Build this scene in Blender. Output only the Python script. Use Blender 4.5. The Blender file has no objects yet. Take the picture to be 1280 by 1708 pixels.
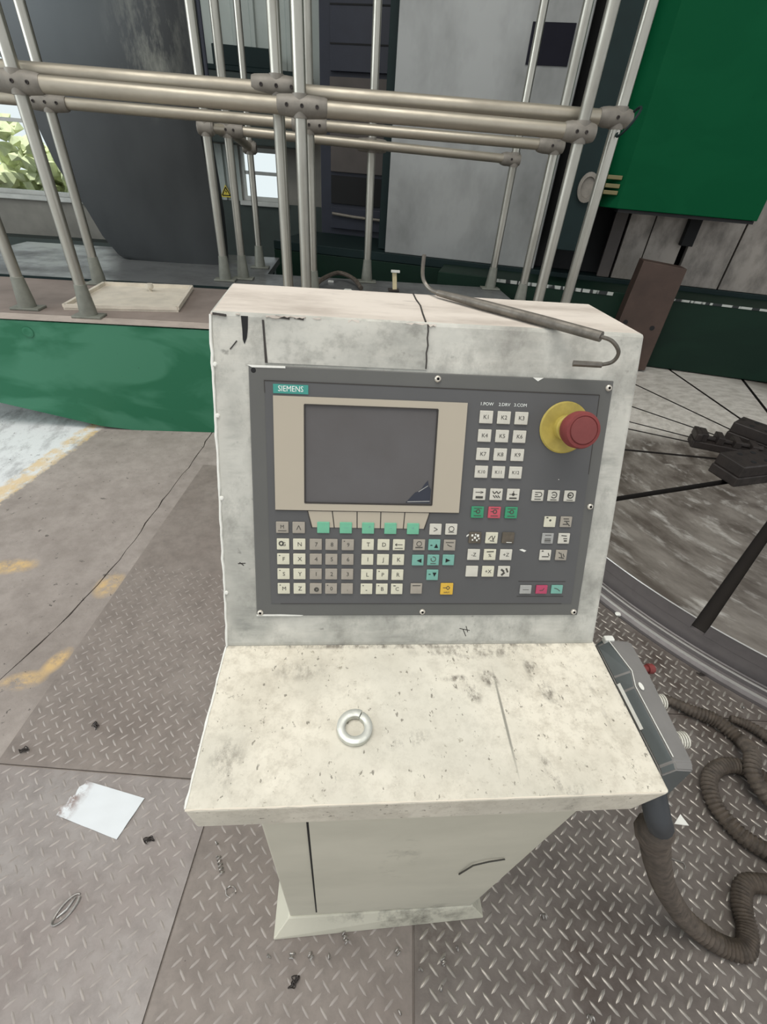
import bpy, bmesh, math, random
from mathutils import Vector, Matrix, Euler

random.seed(7)
SC = bpy.context.scene
COL = SC.collection
PI = math.pi

# ---------------------------------------------------------------- camera
YAW, PITCH, ROLL, FPX = 0.1084, 0.6515, 0.0832, 759.22
CAM = Vector((-0.0983, -0.1804, 1.4001))


def camera_matrix():
    cy, sy = math.cos(YAW), math.sin(YAW)
    f0 = Vector((sy, cy, 0)); r0 = Vector((cy, -sy, 0)); u0 = Vector((0, 0, 1))
    f = f0 * math.cos(PITCH) - u0 * math.sin(PITCH)
    u = u0 * math.cos(PITCH) + f0 * math.sin(PITCH)
    r = r0 * math.cos(ROLL) + u * math.sin(ROLL)
    u2 = u * math.cos(ROLL) - r0 * math.sin(ROLL)
    m = Matrix.Identity(4)
    for i in range(3):
        m[i][0] = r[i]; m[i][1] = u2[i]; m[i][2] = -f[i]; m[i][3] = CAM[i]
    return m


cd = bpy.data.cameras.new('camera')
cam = bpy.data.objects.new('camera', cd)
COL.objects.link(cam)
cd.sensor_fit = 'HORIZONTAL'; cd.sensor_width = 36.0
cd.lens = FPX / 1280 * 36.0
cd.clip_start = 0.02; cd.clip_end = 200
cam.matrix_world = camera_matrix()
SC.camera = cam

# ---------------------------------------------------------------- light
SC.view_settings.view_transform = 'Standard'
SC.view_settings.look = 'None'
SC.view_settings.gamma = 1.0
SC.view_settings.use_curve_mapping = False
SC.view_settings.exposure = 0.0
W = bpy.data.worlds.new('overcast_sky'); SC.world = W; W.use_nodes = True
W.node_tree.nodes['Background'].inputs[0].default_value = (0.94, 0.97, 1.0, 1)
W.node_tree.nodes['Background'].inputs[1].default_value = 0.97


def area(name, loc, rot, sx, sy, power, colour):
    d = bpy.data.lights.new(name, 'AREA'); d.shape = 'RECTANGLE'
    d.size = sx; d.size_y = sy; d.energy = power; d.color = colour
    o = bpy.data.objects.new(name, d); COL.objects.link(o)
    o.location = loc; o.rotation_euler = rot
    return o


area('roof_skylight', (-0.9, 0.2, 6.3), (0, 0, 0), 5.0, 3.5, 310, (1.0, 0.97, 0.92))
sd = bpy.data.lights.new('sun', 'SUN'); sd.energy = 4.0; sd.angle = math.radians(2); sd.color = (1.0, 0.96, 0.88)
sun = bpy.data.objects.new('sun', sd); COL.objects.link(sun); sun.rotation_euler = (math.radians(13), 0, 0)
area('side_daylight', (-6.5, 1.2, 3.2), (0, -math.radians(75), 0), 3.0, 5.0, 170, (0.9, 0.97, 1.0))


# ---------------------------------------------------------------- helpers
def lin(c):
    return tuple(((v / 255) / 12.92 if v / 255 <= 0.04045 else ((v / 255 + 0.055) / 1.055) ** 2.4) for v in c)


class N:
    """small shader graph builder around one Principled node"""
    def __init__(self, name, rough=0.6, metal=0.0, spec=0.5):
        self.m = bpy.data.materials.new(name); self.m.use_nodes = True
        self.t = self.m.node_tree
        self.b = self.t.nodes['Principled BSDF']
        self.b.inputs['Roughness'].default_value = rough
        self.b.inputs['Metallic'].default_value = metal
        self.b.inputs['Specular IOR Level'].default_value = spec
        tc = self.t.nodes.new('ShaderNodeTexCoord')
        self.pos = tc.outputs['Object']

    def new(self, kind, **kw):
        n = self.t.nodes.new(kind)
        for k, v in kw.items():
            setattr(n, k, v)
        return n

    def link(self, a, b):
        self.t.links.new(a, b)

    def scaled(self, s):
        n = self.new('ShaderNodeVectorMath', operation='MULTIPLY')
        self.link(self.pos, n.inputs[0]); n.inputs[1].default_value = s
        return n.outputs[0]

    def noise(self, scale=5, detail=4, rough=0.55, stretch=None, lo=0.4, hi=0.6, dist=0.0):
        n = self.new('ShaderNodeTexNoise'); n.inputs['Scale'].default_value = scale
        n.inputs['Detail'].default_value = detail; n.inputs['Roughness'].default_value = rough
        n.inputs['Distortion'].default_value = dist
        self.link(self.scaled(stretch) if stretch else self.pos, n.inputs['Vector'])
        return self.ramp(n.outputs['Fac'], lo, hi)

    def ramp(self, s, lo, hi):
        r = self.new('ShaderNodeMapRange'); r.inputs[1].default_value = lo; r.inputs[2].default_value = hi
        self.link(s, r.inputs[0]); return r.outputs[0]

    def mul(self, a, b, op='MULTIPLY'):
        n = self.new('ShaderNodeMath', operation=op)
        for i, v in enumerate((a, b)):
            if isinstance(v, (int, float)):
                n.inputs[i].default_value = v
            else:
                self.link(v, n.inputs[i])
        return n.outputs[0]

    def col(self, c):
        n = self.new('ShaderNodeRGB'); n.outputs[0].default_value = (*c, 1); return n.outputs[0]

    def mix(self, a, b, f):
        n = self.new('ShaderNodeMix', data_type='RGBA')
        for s, v in ((n.inputs[6], a), (n.inputs[7], b)):
            if isinstance(v, tuple):
                s.default_value = (*v, 1)
            else:
                self.link(v, s)
        if isinstance(f, (int, float)):
            n.inputs[0].default_value = f
        else:
            self.link(f, n.inputs[0])
        return n.outputs[2]

    def blob(self, c, rx, ry, ang=0.0, axes='XY', soft=(1.15, 0.5), nz=None):
        """elliptical stain mask around c in object space, broken up by noise"""
        s = self.new('ShaderNodeVectorMath', operation='SUBTRACT')
        self.link(self.pos, s.inputs[0])
        s.inputs[1].default_value = (c[0], c[1], 0) if axes == 'XY' else (c[0], 0, c[1])
        r = self.new('ShaderNodeVectorRotate', rotation_type='Z_AXIS' if axes == 'XY' else 'Y_AXIS')
        self.link(s.outputs[0], r.inputs['Vector'])
        r.inputs['Angle'].default_value = -ang if axes == 'XY' else ang
        k = self.new('ShaderNodeVectorMath', operation='MULTIPLY')
        self.link(r.outputs[0], k.inputs[0])
        k.inputs[1].default_value = (1 / rx, 1 / ry, 0) if axes == 'XY' else (1 / rx, 0, 1 / ry)
        le = self.new('ShaderNodeVectorMath', operation='LENGTH'); self.link(k.outputs[0], le.inputs[0])
        m = self.ramp(le.outputs['Value'], *soft)
        return self.mul(m, nz) if nz is not None else m

    def bump(self, s, strength=0.2, dist=0.002):
        b = self.new('ShaderNodeBump'); b.inputs['Strength'].default_value = strength
        b.inputs['Distance'].default_value = dist
        self.link(s, b.inputs['Height']); self.link(b.outputs[0], self.b.inputs['Normal'])

    def done(self, colour, rough=None):
        if isinstance(colour, tuple):
            self.b.inputs['Base Color'].default_value = (*colour, 1)
        else:
            self.link(colour, self.b.inputs['Base Color'])
        if rough is not None:
            self.link(rough, self.b.inputs['Roughness'])
        return self.m


def plain(name, rgb, rough=0.6, metal=0.0, vary=0.25, scale=8, stretch=None, spec=0.5, dark=0.6):
    n = N(name, rough, metal, spec)
    c = lin(rgb)
    d = tuple(v * dark for v in c)
    f = n.noise(scale, 5, 0.6, stretch, 0.35, 0.75)
    col = n.mix(c, d, n.mul(f, vary * 2))
    n.bump(f, 0.08, 0.001)
    return n.done(col)


def link(o, parent=None):
    COL.objects.link(o)
    if parent is not None:
        o.parent = parent
    return o


def mesh_from_bm(name, bm, mats, smooth=False):
    me = bpy.data.meshes.new(name)
    bmesh.ops.recalc_face_normals(bm, faces=bm.faces[:])
    bm.to_mesh(me); bm.free()
    for m in (mats if isinstance(mats, (list, tuple)) else [mats]):
        me.materials.append(m)
    if smooth:
        for p in me.polygons:
            p.use_smooth = True
        me.set_sharp_from_angle(angle=math.radians(35))
    return me


def obj(name, bm, mats, parent=None, loc=(0, 0, 0), rot=(0, 0, 0), smooth=False, label=None, kind=None):
    o = bpy.data.objects.new(name, mesh_from_bm(name, bm, mats, smooth))
    link(o, parent); o.location = loc; o.rotation_euler = rot
    if label: o['label'] = label
    if kind: o['kind'] = kind
    return o


def thing(name, label, cat, loc=(0, 0, 0), rotz=0, group=None):
    o = bpy.data.objects.new(name, None); COL.objects.link(o)
    o.empty_display_size = 0.1
    o.location = loc; o.rotation_euler = (0, 0, rotz)
    o['label'] = label; o['category'] = cat
    if group: o['group'] = group
    return o


def tag(o, label, cat, group=None):
    o['label'] = label; o['category'] = cat
    if group: o['group'] = group
    return o


def struct(o):
    o['kind'] = 'structure'; return o


def BM():
    return bmesh.new()


def box(bm, lo, hi, bevel=0.0, mi=0, M=None):
    vs = [bm.verts.new((x, y, z)) for x in (lo[0], hi[0]) for y in (lo[1], hi[1]) for z in (lo[2], hi[2])]
    idx = [(0, 1, 3, 2), (4, 6, 7, 5), (0, 4, 5, 1), (2, 3, 7, 6), (0, 2, 6, 4), (1, 5, 7, 3)]
    fs = [bm.faces.new([vs[i] for i in f]) for f in idx]
    for f in fs: f.material_index = mi
    if bevel > 0:
        es = list({e for f in fs for e in f.edges})
        r = bmesh.ops.bevel(bm, geom=es, offset=bevel, segments=2, affect='EDGES', profile=0.5)
        vs = list({v for f in r['faces'] for v in f.verts} | {v for v in vs if v.is_valid})
        for f in r['faces']: f.material_index = mi
    if M is not None:
        bmesh.ops.transform(bm, matrix=M, verts=vs)
    return vs


def prism(bm, pts, axis, a, b, mi=0, bevel=0.0):
    """polygon pts extruded along axis from a to b. axis 'x': pts are (y,z); 'y': (x,z); 'z': (x,y)"""
    def P(p, t):
        return (t, p[0], p[1]) if axis == 'x' else (p[0], t, p[1]) if axis == 'y' else (p[0], p[1], t)
    A = [bm.verts.new(P(p, a)) for p in pts]; B = [bm.verts.new(P(p, b)) for p in pts]
    n = len(pts)
    fs = [bm.faces.new(A), bm.faces.new(B[::-1])]
    for i in range(n):
        fs.append(bm.faces.new([A[i], B[i], B[(i + 1) % n], A[(i + 1) % n]]))
    for f in fs: f.material_index = mi
    if bevel > 0:
        es = list({e for f in fs for e in f.edges})
        r = bmesh.ops.bevel(bm, geom=es, offset=bevel, segments=2, affect='EDGES', profile=0.5)
        for f in r['faces']: f.material_index = mi
    return A + B


def tube(bm, pts, r, seg=12, mi=0, caps=True):
    pts = [Vector(p) for p in pts]
    rs = r if isinstance(r, (list, tuple)) else [r] * len(pts)
    rings = []
    up = None
    for i, p in enumerate(pts):
        d = (pts[min(i + 1, len(pts) - 1)] - pts[max(i - 1, 0)]).normalized()
        if up is None:
            up = Vector((0, 0, 1)) if abs(d.z) < 0.9 else Vector((0, 1, 0))
        s = d.cross(up).normalized(); up = s.cross(d).normalized()
        rings.append([bm.verts.new(p + (s * math.cos(2 * PI * k / seg) + up * math.sin(2 * PI * k / seg)) * rs[i]) for k in range(seg)])
    for a, b in zip(rings, rings[1:]):
        for k in range(seg):
            f = bm.faces.new([a[k], a[(k + 1) % seg], b[(k + 1) % seg], b[k]]); f.material_index = mi
    if caps:
        for q in (rings[0], rings[-1]):
            f = bm.faces.new(q); f.material_index = mi


def lathe(bm, prof, seg=32, M=None, mi=0):
    """profile (r,z) turned about z; closed where r = 0"""
    rings = []
    for r, z in prof:
        if r < 1e-6:
            rings.append([bm.verts.new((0, 0, z))])
        else:
            rings.append([bm.verts.new((r * math.cos(2 * PI * k / seg), r * math.sin(2 * PI * k / seg), z)) for k in range(seg)])
    for a, b in zip(rings, rings[1:]):
        for k in range(seg):
            j = (k + 1) % seg
            if len(a) == 1 and len(b) == 1: continue
            if len(a) == 1: f = bm.faces.new([a[0], b[k], b[j]])
            elif len(b) == 1: f = bm.faces.new([a[k], a[j], b[0]])
            else: f = bm.faces.new([a[k], a[j], b[j], b[k]])
            f.material_index = mi
    if M is not None:
        bmesh.ops.transform(bm, matrix=M, verts=[v for q in rings for v in q])


def smooth_path(pts, n=8):
    """Catmull-Rom through pts"""
    P = [Vector(p) for p in pts]; P = [P[0] * 2 - P[1]] + P + [P[-1] * 2 - P[-2]]
    out = []
    for i in range(1, len(P) - 2):
        for k in range(n):
            t = k / n
            a, b, c, d = P[i - 1:i + 3]
            out.append(0.5 * ((2 * b) + (c - a) * t + (2 * a - 5 * b + 4 * c - d) * t * t + (3 * b - a - 3 * c + d) * t ** 3))
    out.append(P[-2]); return out


def text_bm(bm, s, size, x, y, z, mi=1, depth=0.0003, align='CENTER', stretch=1.0):
    """built-in font lettering added to a mesh, centred on x, y"""
    cu = bpy.data.curves.new('lettering', 'FONT'); cu.body = s; cu.size = size
    cu.align_x = align; cu.align_y = 'CENTER'; cu.resolution_u = 2; cu.extrude = depth
    o = bpy.data.objects.new('lettering', cu)
    COL.objects.link(o)
    me = bpy.data.meshes.new_from_object(o)
    tmp = bmesh.new(); tmp.from_mesh(me)
    bmesh.ops.transform(tmp, matrix=Matrix.Translation((x, y, z)) @ Matrix.Diagonal((stretch, 1, 1, 1)), verts=tmp.verts[:])
    m = {}
    for v in tmp.verts: m[v.index] = bm.verts.new(v.co)
    for f in tmp.faces:
        try:
            g = bm.faces.new([m[v.index] for v in f.verts]); g.material_index = mi
        except ValueError:
            pass
    tmp.free()
    bpy.data.objects.remove(o); bpy.data.curves.remove(cu); bpy.data.meshes.remove(me)


def flat(bm, pts, z0, z1, mi=1):
    prism(bm, pts, 'z', z0, z1, mi)


def rect(bm, x0, y0, x1, y1, z0, z1, mi=1):
    flat(bm, [(x0, y0), (x1, y0), (x1, y1), (x0, y1)], z0, z1, mi)


def bar(bm, p, q, w, z0, z1, mi=1):
    d = Vector((q[0] - p[0], q[1] - p[1])).normalized() * (w / 2); n = Vector((-d.y, d.x))
    flat(bm, [(p[0] + n.x, p[1] + n.y), (p[0] - n.x, p[1] - n.y), (q[0] - n.x, q[1] - n.y), (q[0] + n.x, q[1] + n.y)], z0, z1, mi)


def ring(bm, cx, cy, r, w, z0, z1, a0=0.0, a1=2 * PI, mi=1, n=16):
    for k in range(n):
        s, t = a0 + (a1 - a0) * k / n, a0 + (a1 - a0) * (k + 1) / n
        flat(bm, [(cx + (r - w / 2) * math.cos(s), cy + (r - w / 2) * math.sin(s)), (cx + (r + w / 2) * math.cos(s), cy + (r + w / 2) * math.sin(s)),
                  (cx + (r + w / 2) * math.cos(t), cy + (r + w / 2) * math.sin(t)), (cx + (r - w / 2) * math.cos(t), cy + (r - w / 2) * math.sin(t))], z0, z1, mi)


# ---------------------------------------------------------------- materials
def mat_head():
    n = N('head_paint_grimy', 0.55)
    a = n.noise(7, 6, 0.65, None, 0.42, 0.68)
    b = n.noise(16, 6, 0.7, (0.5, 1, 2.4), 0.45, 0.72)
    c = n.mix(lin((188, 187, 178)), lin((126, 126, 119)), n.mul(a, 0.9))
    c = n.mix(c, lin((212, 209, 198)), n.mul(b, 0.6))
    w = n.noise(28, 7, 0.75, (1, 1, 0.6), 0.5, 0.68)
    c = n.mix(c, lin((112, 111, 104)), n.mul(w, 0.45))
    c = n.mix(c, lin((122, 118, 110)), n.mul(n.blob((0.12, 1.235), 0.18, 0.05, 0, 'XZ', nz=a), 0.6))
    sp = n.noise(60, 3, 0.6, None, 0.68, 0.76)
    c = n.mix(c, lin((80, 78, 72)), n.mul(sp, 0.5))
    for bl in (((-0.225, 1.05), 0.02, 0.16), ((0.225, 1.10), 0.02, 0.10), ((-0.21, 0.93), 0.03, 0.03), ((0.05, 0.905), 0.2, 0.012), ((0.225, 0.95), 0.016, 0.05)):
        c = n.mix(c, lin((92, 96, 92)), n.mul(n.blob(bl[0], bl[1], bl[2], 0, 'XZ', nz=b), 0.7))
    n.bump(a, 0.12, 0.003)
    return n.done(c)


def mat_top():
    n = N('head_top_paint', 0.6)
    a = n.noise(9, 6, 0.65, (0.6, 2.0, 1), 0.45, 0.72)
    c = n.mix(lin((208, 199, 188)), lin((164, 153, 142)), n.mul(a, 0.9))
    s = n.noise(30, 4, 0.6, (0.4, 2, 1), 0.66, 0.74)
    c = n.mix(c, lin((110, 104, 98)), n.mul(s, 0.6))
    c = n.mix(c, lin((120, 120, 118)), n.mul(n.blob((-0.06, 0.30), 0.05, 0.02, 0, nz=a), 0.8))
    return n.done(c)


def mat_desk():
    n = N('desk_paint_stained', 0.55)
    a = n.noise(8, 6, 0.65, None, 0.4, 0.7)
    c = n.mix(lin((216, 210, 194)), lin((176, 168, 150)), n.mul(a, 0.85))
    fine = n.noise(70, 6, 0.78, None, 0.46, 0.68)
    c = n.mix(c, lin((160, 151, 134)), n.mul(fine, 0.55))
    c = n.mix(c, lin((196, 194, 182)), n.mul(n.noise(4, 3, 0.5, None, 0.45, 0.6), 0.5))
    sp = n.noise(170, 3, 0.6, (1, 0.6, 1), 0.65, 0.70)
    c = n.mix(c, lin((96, 90, 78)), n.mul(sp, 0.75))
    sp2 = n.noise(85, 6, 0.75, None, 0.62, 0.69)
    c = n.mix(c, lin((120, 112, 92)), n.mul(sp2, 0.6))
    g = n.noise(60, 7, 0.8, (1, 0.6, 1), 0.46, 0.60)
    Y = -0.15
    for (x, y, rx, ry, an, k) in ((0.050, 0.137, 0.024, 0.005, 0.05, 0.9), (0.062, 0.118, 0.010, 0.015, 0.3, 0.95), (0.086, 0.136, 0.010, 0.016, 0.6, 0.95),
                                  (0.146, 0.150, 0.010, 0.014, 0.3, 0.9), (0.152, 0.122, 0.011, 0.024, 0.5, 0.9), (0.128, 0.022, 0.007, 0.024, 0.4, 0.85),
                                  (0.150, 0.006, 0.012, 0.006, 0.0, 0.85), (-0.216, 0.045, 0.02, 0.03, 0.1, 0.55), (-0.15, 0.15, 0.035, 0.015, 0.0, 0.5),
                                  (-0.02, 0.062, 0.03, 0.010, 0.2, 0.5), (0.08, 0.175, 0.09, 0.010, 0.0, 0.75), (0.0, 0.186, 0.26, 0.005, 0.0, 0.9), (0.215, 0.1, 0.003, 0.04, 0.05, 0.4)):
        c = n.mix(c, lin((110, 104, 94)), n.mul(n.blob((x, y + Y), rx, ry, an, 'XY', nz=g), k))
    c = n.mix(c, lin((120, 118, 108)), n.mul(n.blob((0.092, 0.085 + Y), 0.0019, 0.064, -0.03), 0.85))
    return n.done(c)


def mat_pedestal():
    n = N('pedestal_paint', 0.5)
    a = n.noise(5, 5, 0.6, (0.6, 1, 1), 0.4, 0.75)
    c = n.mix(lin((204, 201, 184)), lin((176, 174, 158)), n.mul(a, 0.7))
    b = n.noise(14, 6, 0.7, None, 0.5, 0.7)
    c = n.mix(c, lin((90, 88, 80)), n.mul(n.blob((0.0, 0.52), 0.03, 0.14, 0, 'XZ', nz=b), 0.7))
    c = n.mix(c, lin((96, 92, 84)), n.mul(n.blob((0.08, 0.05), 0.22, 0.07, 0, 'XZ', nz=b), 0.9))
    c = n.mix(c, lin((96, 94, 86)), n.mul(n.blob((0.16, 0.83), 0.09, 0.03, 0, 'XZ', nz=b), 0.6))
    return n.done(c)


def mat_floor():
    n = N('concrete_floor', 0.8)
    a = n.noise(2.2, 7, 0.65, None, 0.35, 0.7)
    b = n.noise(14, 6, 0.7, None, 0.4, 0.7)
    dirt = n.mix(n.mix(lin((162, 153, 146)), lin((126, 117, 110)), n.mul(a, 0.85)), lin((98, 90, 84)), n.mul(b, 0.35))
    pale = n.mix(lin((214, 216, 216)), lin((150, 150, 150)), n.mul(n.noise(9, 7, 0.75, (1, 0.5, 1), 0.48, 0.66), 0.85))
    # painted boundary: line through (-1.60,2.43) and (-1.74,1.68)
    sep = n.new('ShaderNodeSeparateXYZ'); n.link(n.pos, sep.inputs[0])
    # signed distance to the line, positive on the left
    d = n.mul(n.mul(n.mul(sep.outputs[0], -0.983), n.mul(sep.outputs[1], 0.180), 'ADD'), 2.012, 'SUBTRACT')
    jit = n.mul(n.mul(n.noise(25, 4, 0.6, None, 0.3, 0.7), 0.03), d, 'ADD')
    left = n.ramp(jit, 0.0, 0.03)
    c = n.mix(dirt, pale, left)
    wear = n.noise(11, 6, 0.75, None, 0.40, 0.56)
    band = n.mul(n.ramp(jit, 0.0, 0.015), n.ramp(jit, 0.125, 0.105))
    yel = lin((214, 178, 108))
    c = n.mix(c, yel, n.mul(n.mul(band, wear), 0.65))
    for (x, y, rx, ry, an) in ((-1.45, 1.245, 0.10, 0.045, 0.1), (-1.03, 1.145, 0.05, 0.07, -0.2), (-1.13, 0.72, 0.07, 0.035, 0.2), (-1.06, 0.79, 0.03, 0.06, -0.4)):
        c = n.mix(c, lin((204, 172, 118)), n.mul(n.blob((x, y), rx, ry, an, 'XY', nz=wear), 0.85))
    sp = n.noise(38, 4, 0.65, None, 0.655, 0.69)
    c = n.mix(c, lin((66, 61, 57)), n.mul(sp, 0.75))
    n.bump(b, 0.25, 0.004)
    return n.done(c)


def mat_plate(name, rgb, rgb2, rough, metal):
    n = N(name, rough, metal)
    a = n.noise(3.0, 6, 0.65, None, 0.38, 0.68)
    b = n.noise(19, 6, 0.7, None, 0.42, 0.7)
    c = n.mix(n.mix(lin(rgb), lin(rgb2), a), tuple(v * 0.55 for v in lin(rgb2)), n.mul(b, 0.45))
    sp = n.noise(50, 3, 0.6, None, 0.72, 0.77)
    c = n.mix(c, lin((50, 45, 42)), n.mul(sp, 0.6))
    if 'oily' in name:
        for (x, y, rx, ry, an) in ((1.15, 0.52, 0.30, 0.13, -0.35), (1.0, 0.75, 0.25, 0.2, 0.3), (0.45, -0.02, 0.2, 0.1, 0.4), (0.13, 0.03, 0.07, 0.05, 0.0)):
            c = n.mix(c, lin((74, 60, 52)), n.mul(n.blob((x, y), rx, ry, an, 'XY', (1.15, 0.2), b), 0.75))
    n.bump(b, 0.12, 0.002)
    return n.done(c, n.ramp(a, -1.2, 1.6) if metal > 0.3 else None)


def mat_green(name, rgb, pale, rough=0.4, spec=0.22):
    n = N(name, rough, 0.0, spec)
    a = n.noise(1.7, 4, 0.5, (1, 1, 2.2), 0.46, 0.56, 0.6)
    c = n.mix(lin(rgb), lin(pale), n.mul(a, 0.6))
    sp = n.noise(22, 5, 0.7, None, 0.66, 0.72)
    c = n.mix(c, tuple(v * 0.45 for v in lin(rgb)), n.mul(sp, 0.5))
    return n.done(c)


def mat_steel(name, rgb, rough=0.38, metal=0.9, dirt=0.4, stretch=(1, 1, 1), scale=10):
    n = N(name, rough, metal)
    a = n.noise(scale, 5, 0.65, stretch, 0.42, 0.72)
    c = n.mix(lin(rgb), tuple(v * 0.45 for v in lin(rgb)), n.mul(a, dirt * 2))
    n.bump(a, 0.06, 0.001)
    return n.done(c, n.mul(n.mul(a, 0.25), rough, 'ADD'))


def mat_table():
    n = N('rotary_table_steel', 0.45, 0.15, 0.4)
    sep = n.new('ShaderNodeSeparateXYZ'); n.link(n.pos, sep.inputs[0])
    le = n.new('ShaderNodeVectorMath', operation='LENGTH'); n.link(n.pos, le.inputs[0])
    an = n.mul(sep.outputs[1], sep.outputs[0], 'ARCTAN2')
    cmb = n.new('ShaderNodeCombineXYZ'); n.link(n.mul(an, 3.0), cmb.inputs[0]); n.link(n.mul(le.outputs['Value'], 5.0), cmb.inputs[1])
    def pn(scale, det, lo, hi):
        t = n.new('ShaderNodeTexNoise'); t.inputs['Scale'].default_value = scale; t.inputs['Detail'].default_value = det; t.inputs['Roughness'].default_value = 0.65
        n.link(cmb.outputs[0], t.inputs['Vector']); return n.ramp(t.outputs['Fac'], lo, hi)
    c = n.mix(lin((132, 126, 118)), lin((86, 79, 72)), pn(1.6, 7, 0.38, 0.62))
    c = n.mix(c, lin((196, 193, 186)), n.mul(pn(2.6, 8, 0.54, 0.70), 0.75))
    ml = n.blob((-0.45, 1.05), 1.25, 0.80, 0.0, 'XY', (1.05, 0.8))
    c = n.mix(c, n.mix(lin((224, 219, 210)), lin((190, 184, 174)), pn(4, 6, 0.4, 0.65)), n.mul(ml, 0.95))
    return n.done(c)


def mat_cover():
    n = N('dark_grey_cover', 0.5, 0.0, 0.3)
    a = n.noise(2.0, 4, 0.55, (1, 1, 0.5), 0.35, 0.75)
    c = n.mix(lin((60, 63, 64)), lin((42, 45, 46)), a)
    w = n.noise(4.5, 6, 0.7, (1.6, 1, 0.5), 0.46, 0.7)
    c = n.mix(c, lin((150, 152, 142)), n.mul(n.blob((0.12, 1.32), 0.26, 0.42, -0.25, 'XZ', (1.1, 0.2), w), 0.8))
    c = n.mix(c, lin((112, 120, 124)), n.mul(n.blob((-0.55, 1.5), 0.7, 0.55, 0.0, 'XZ', (1.1, 0.1)), 0.45))
    return n.done(c)


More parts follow.
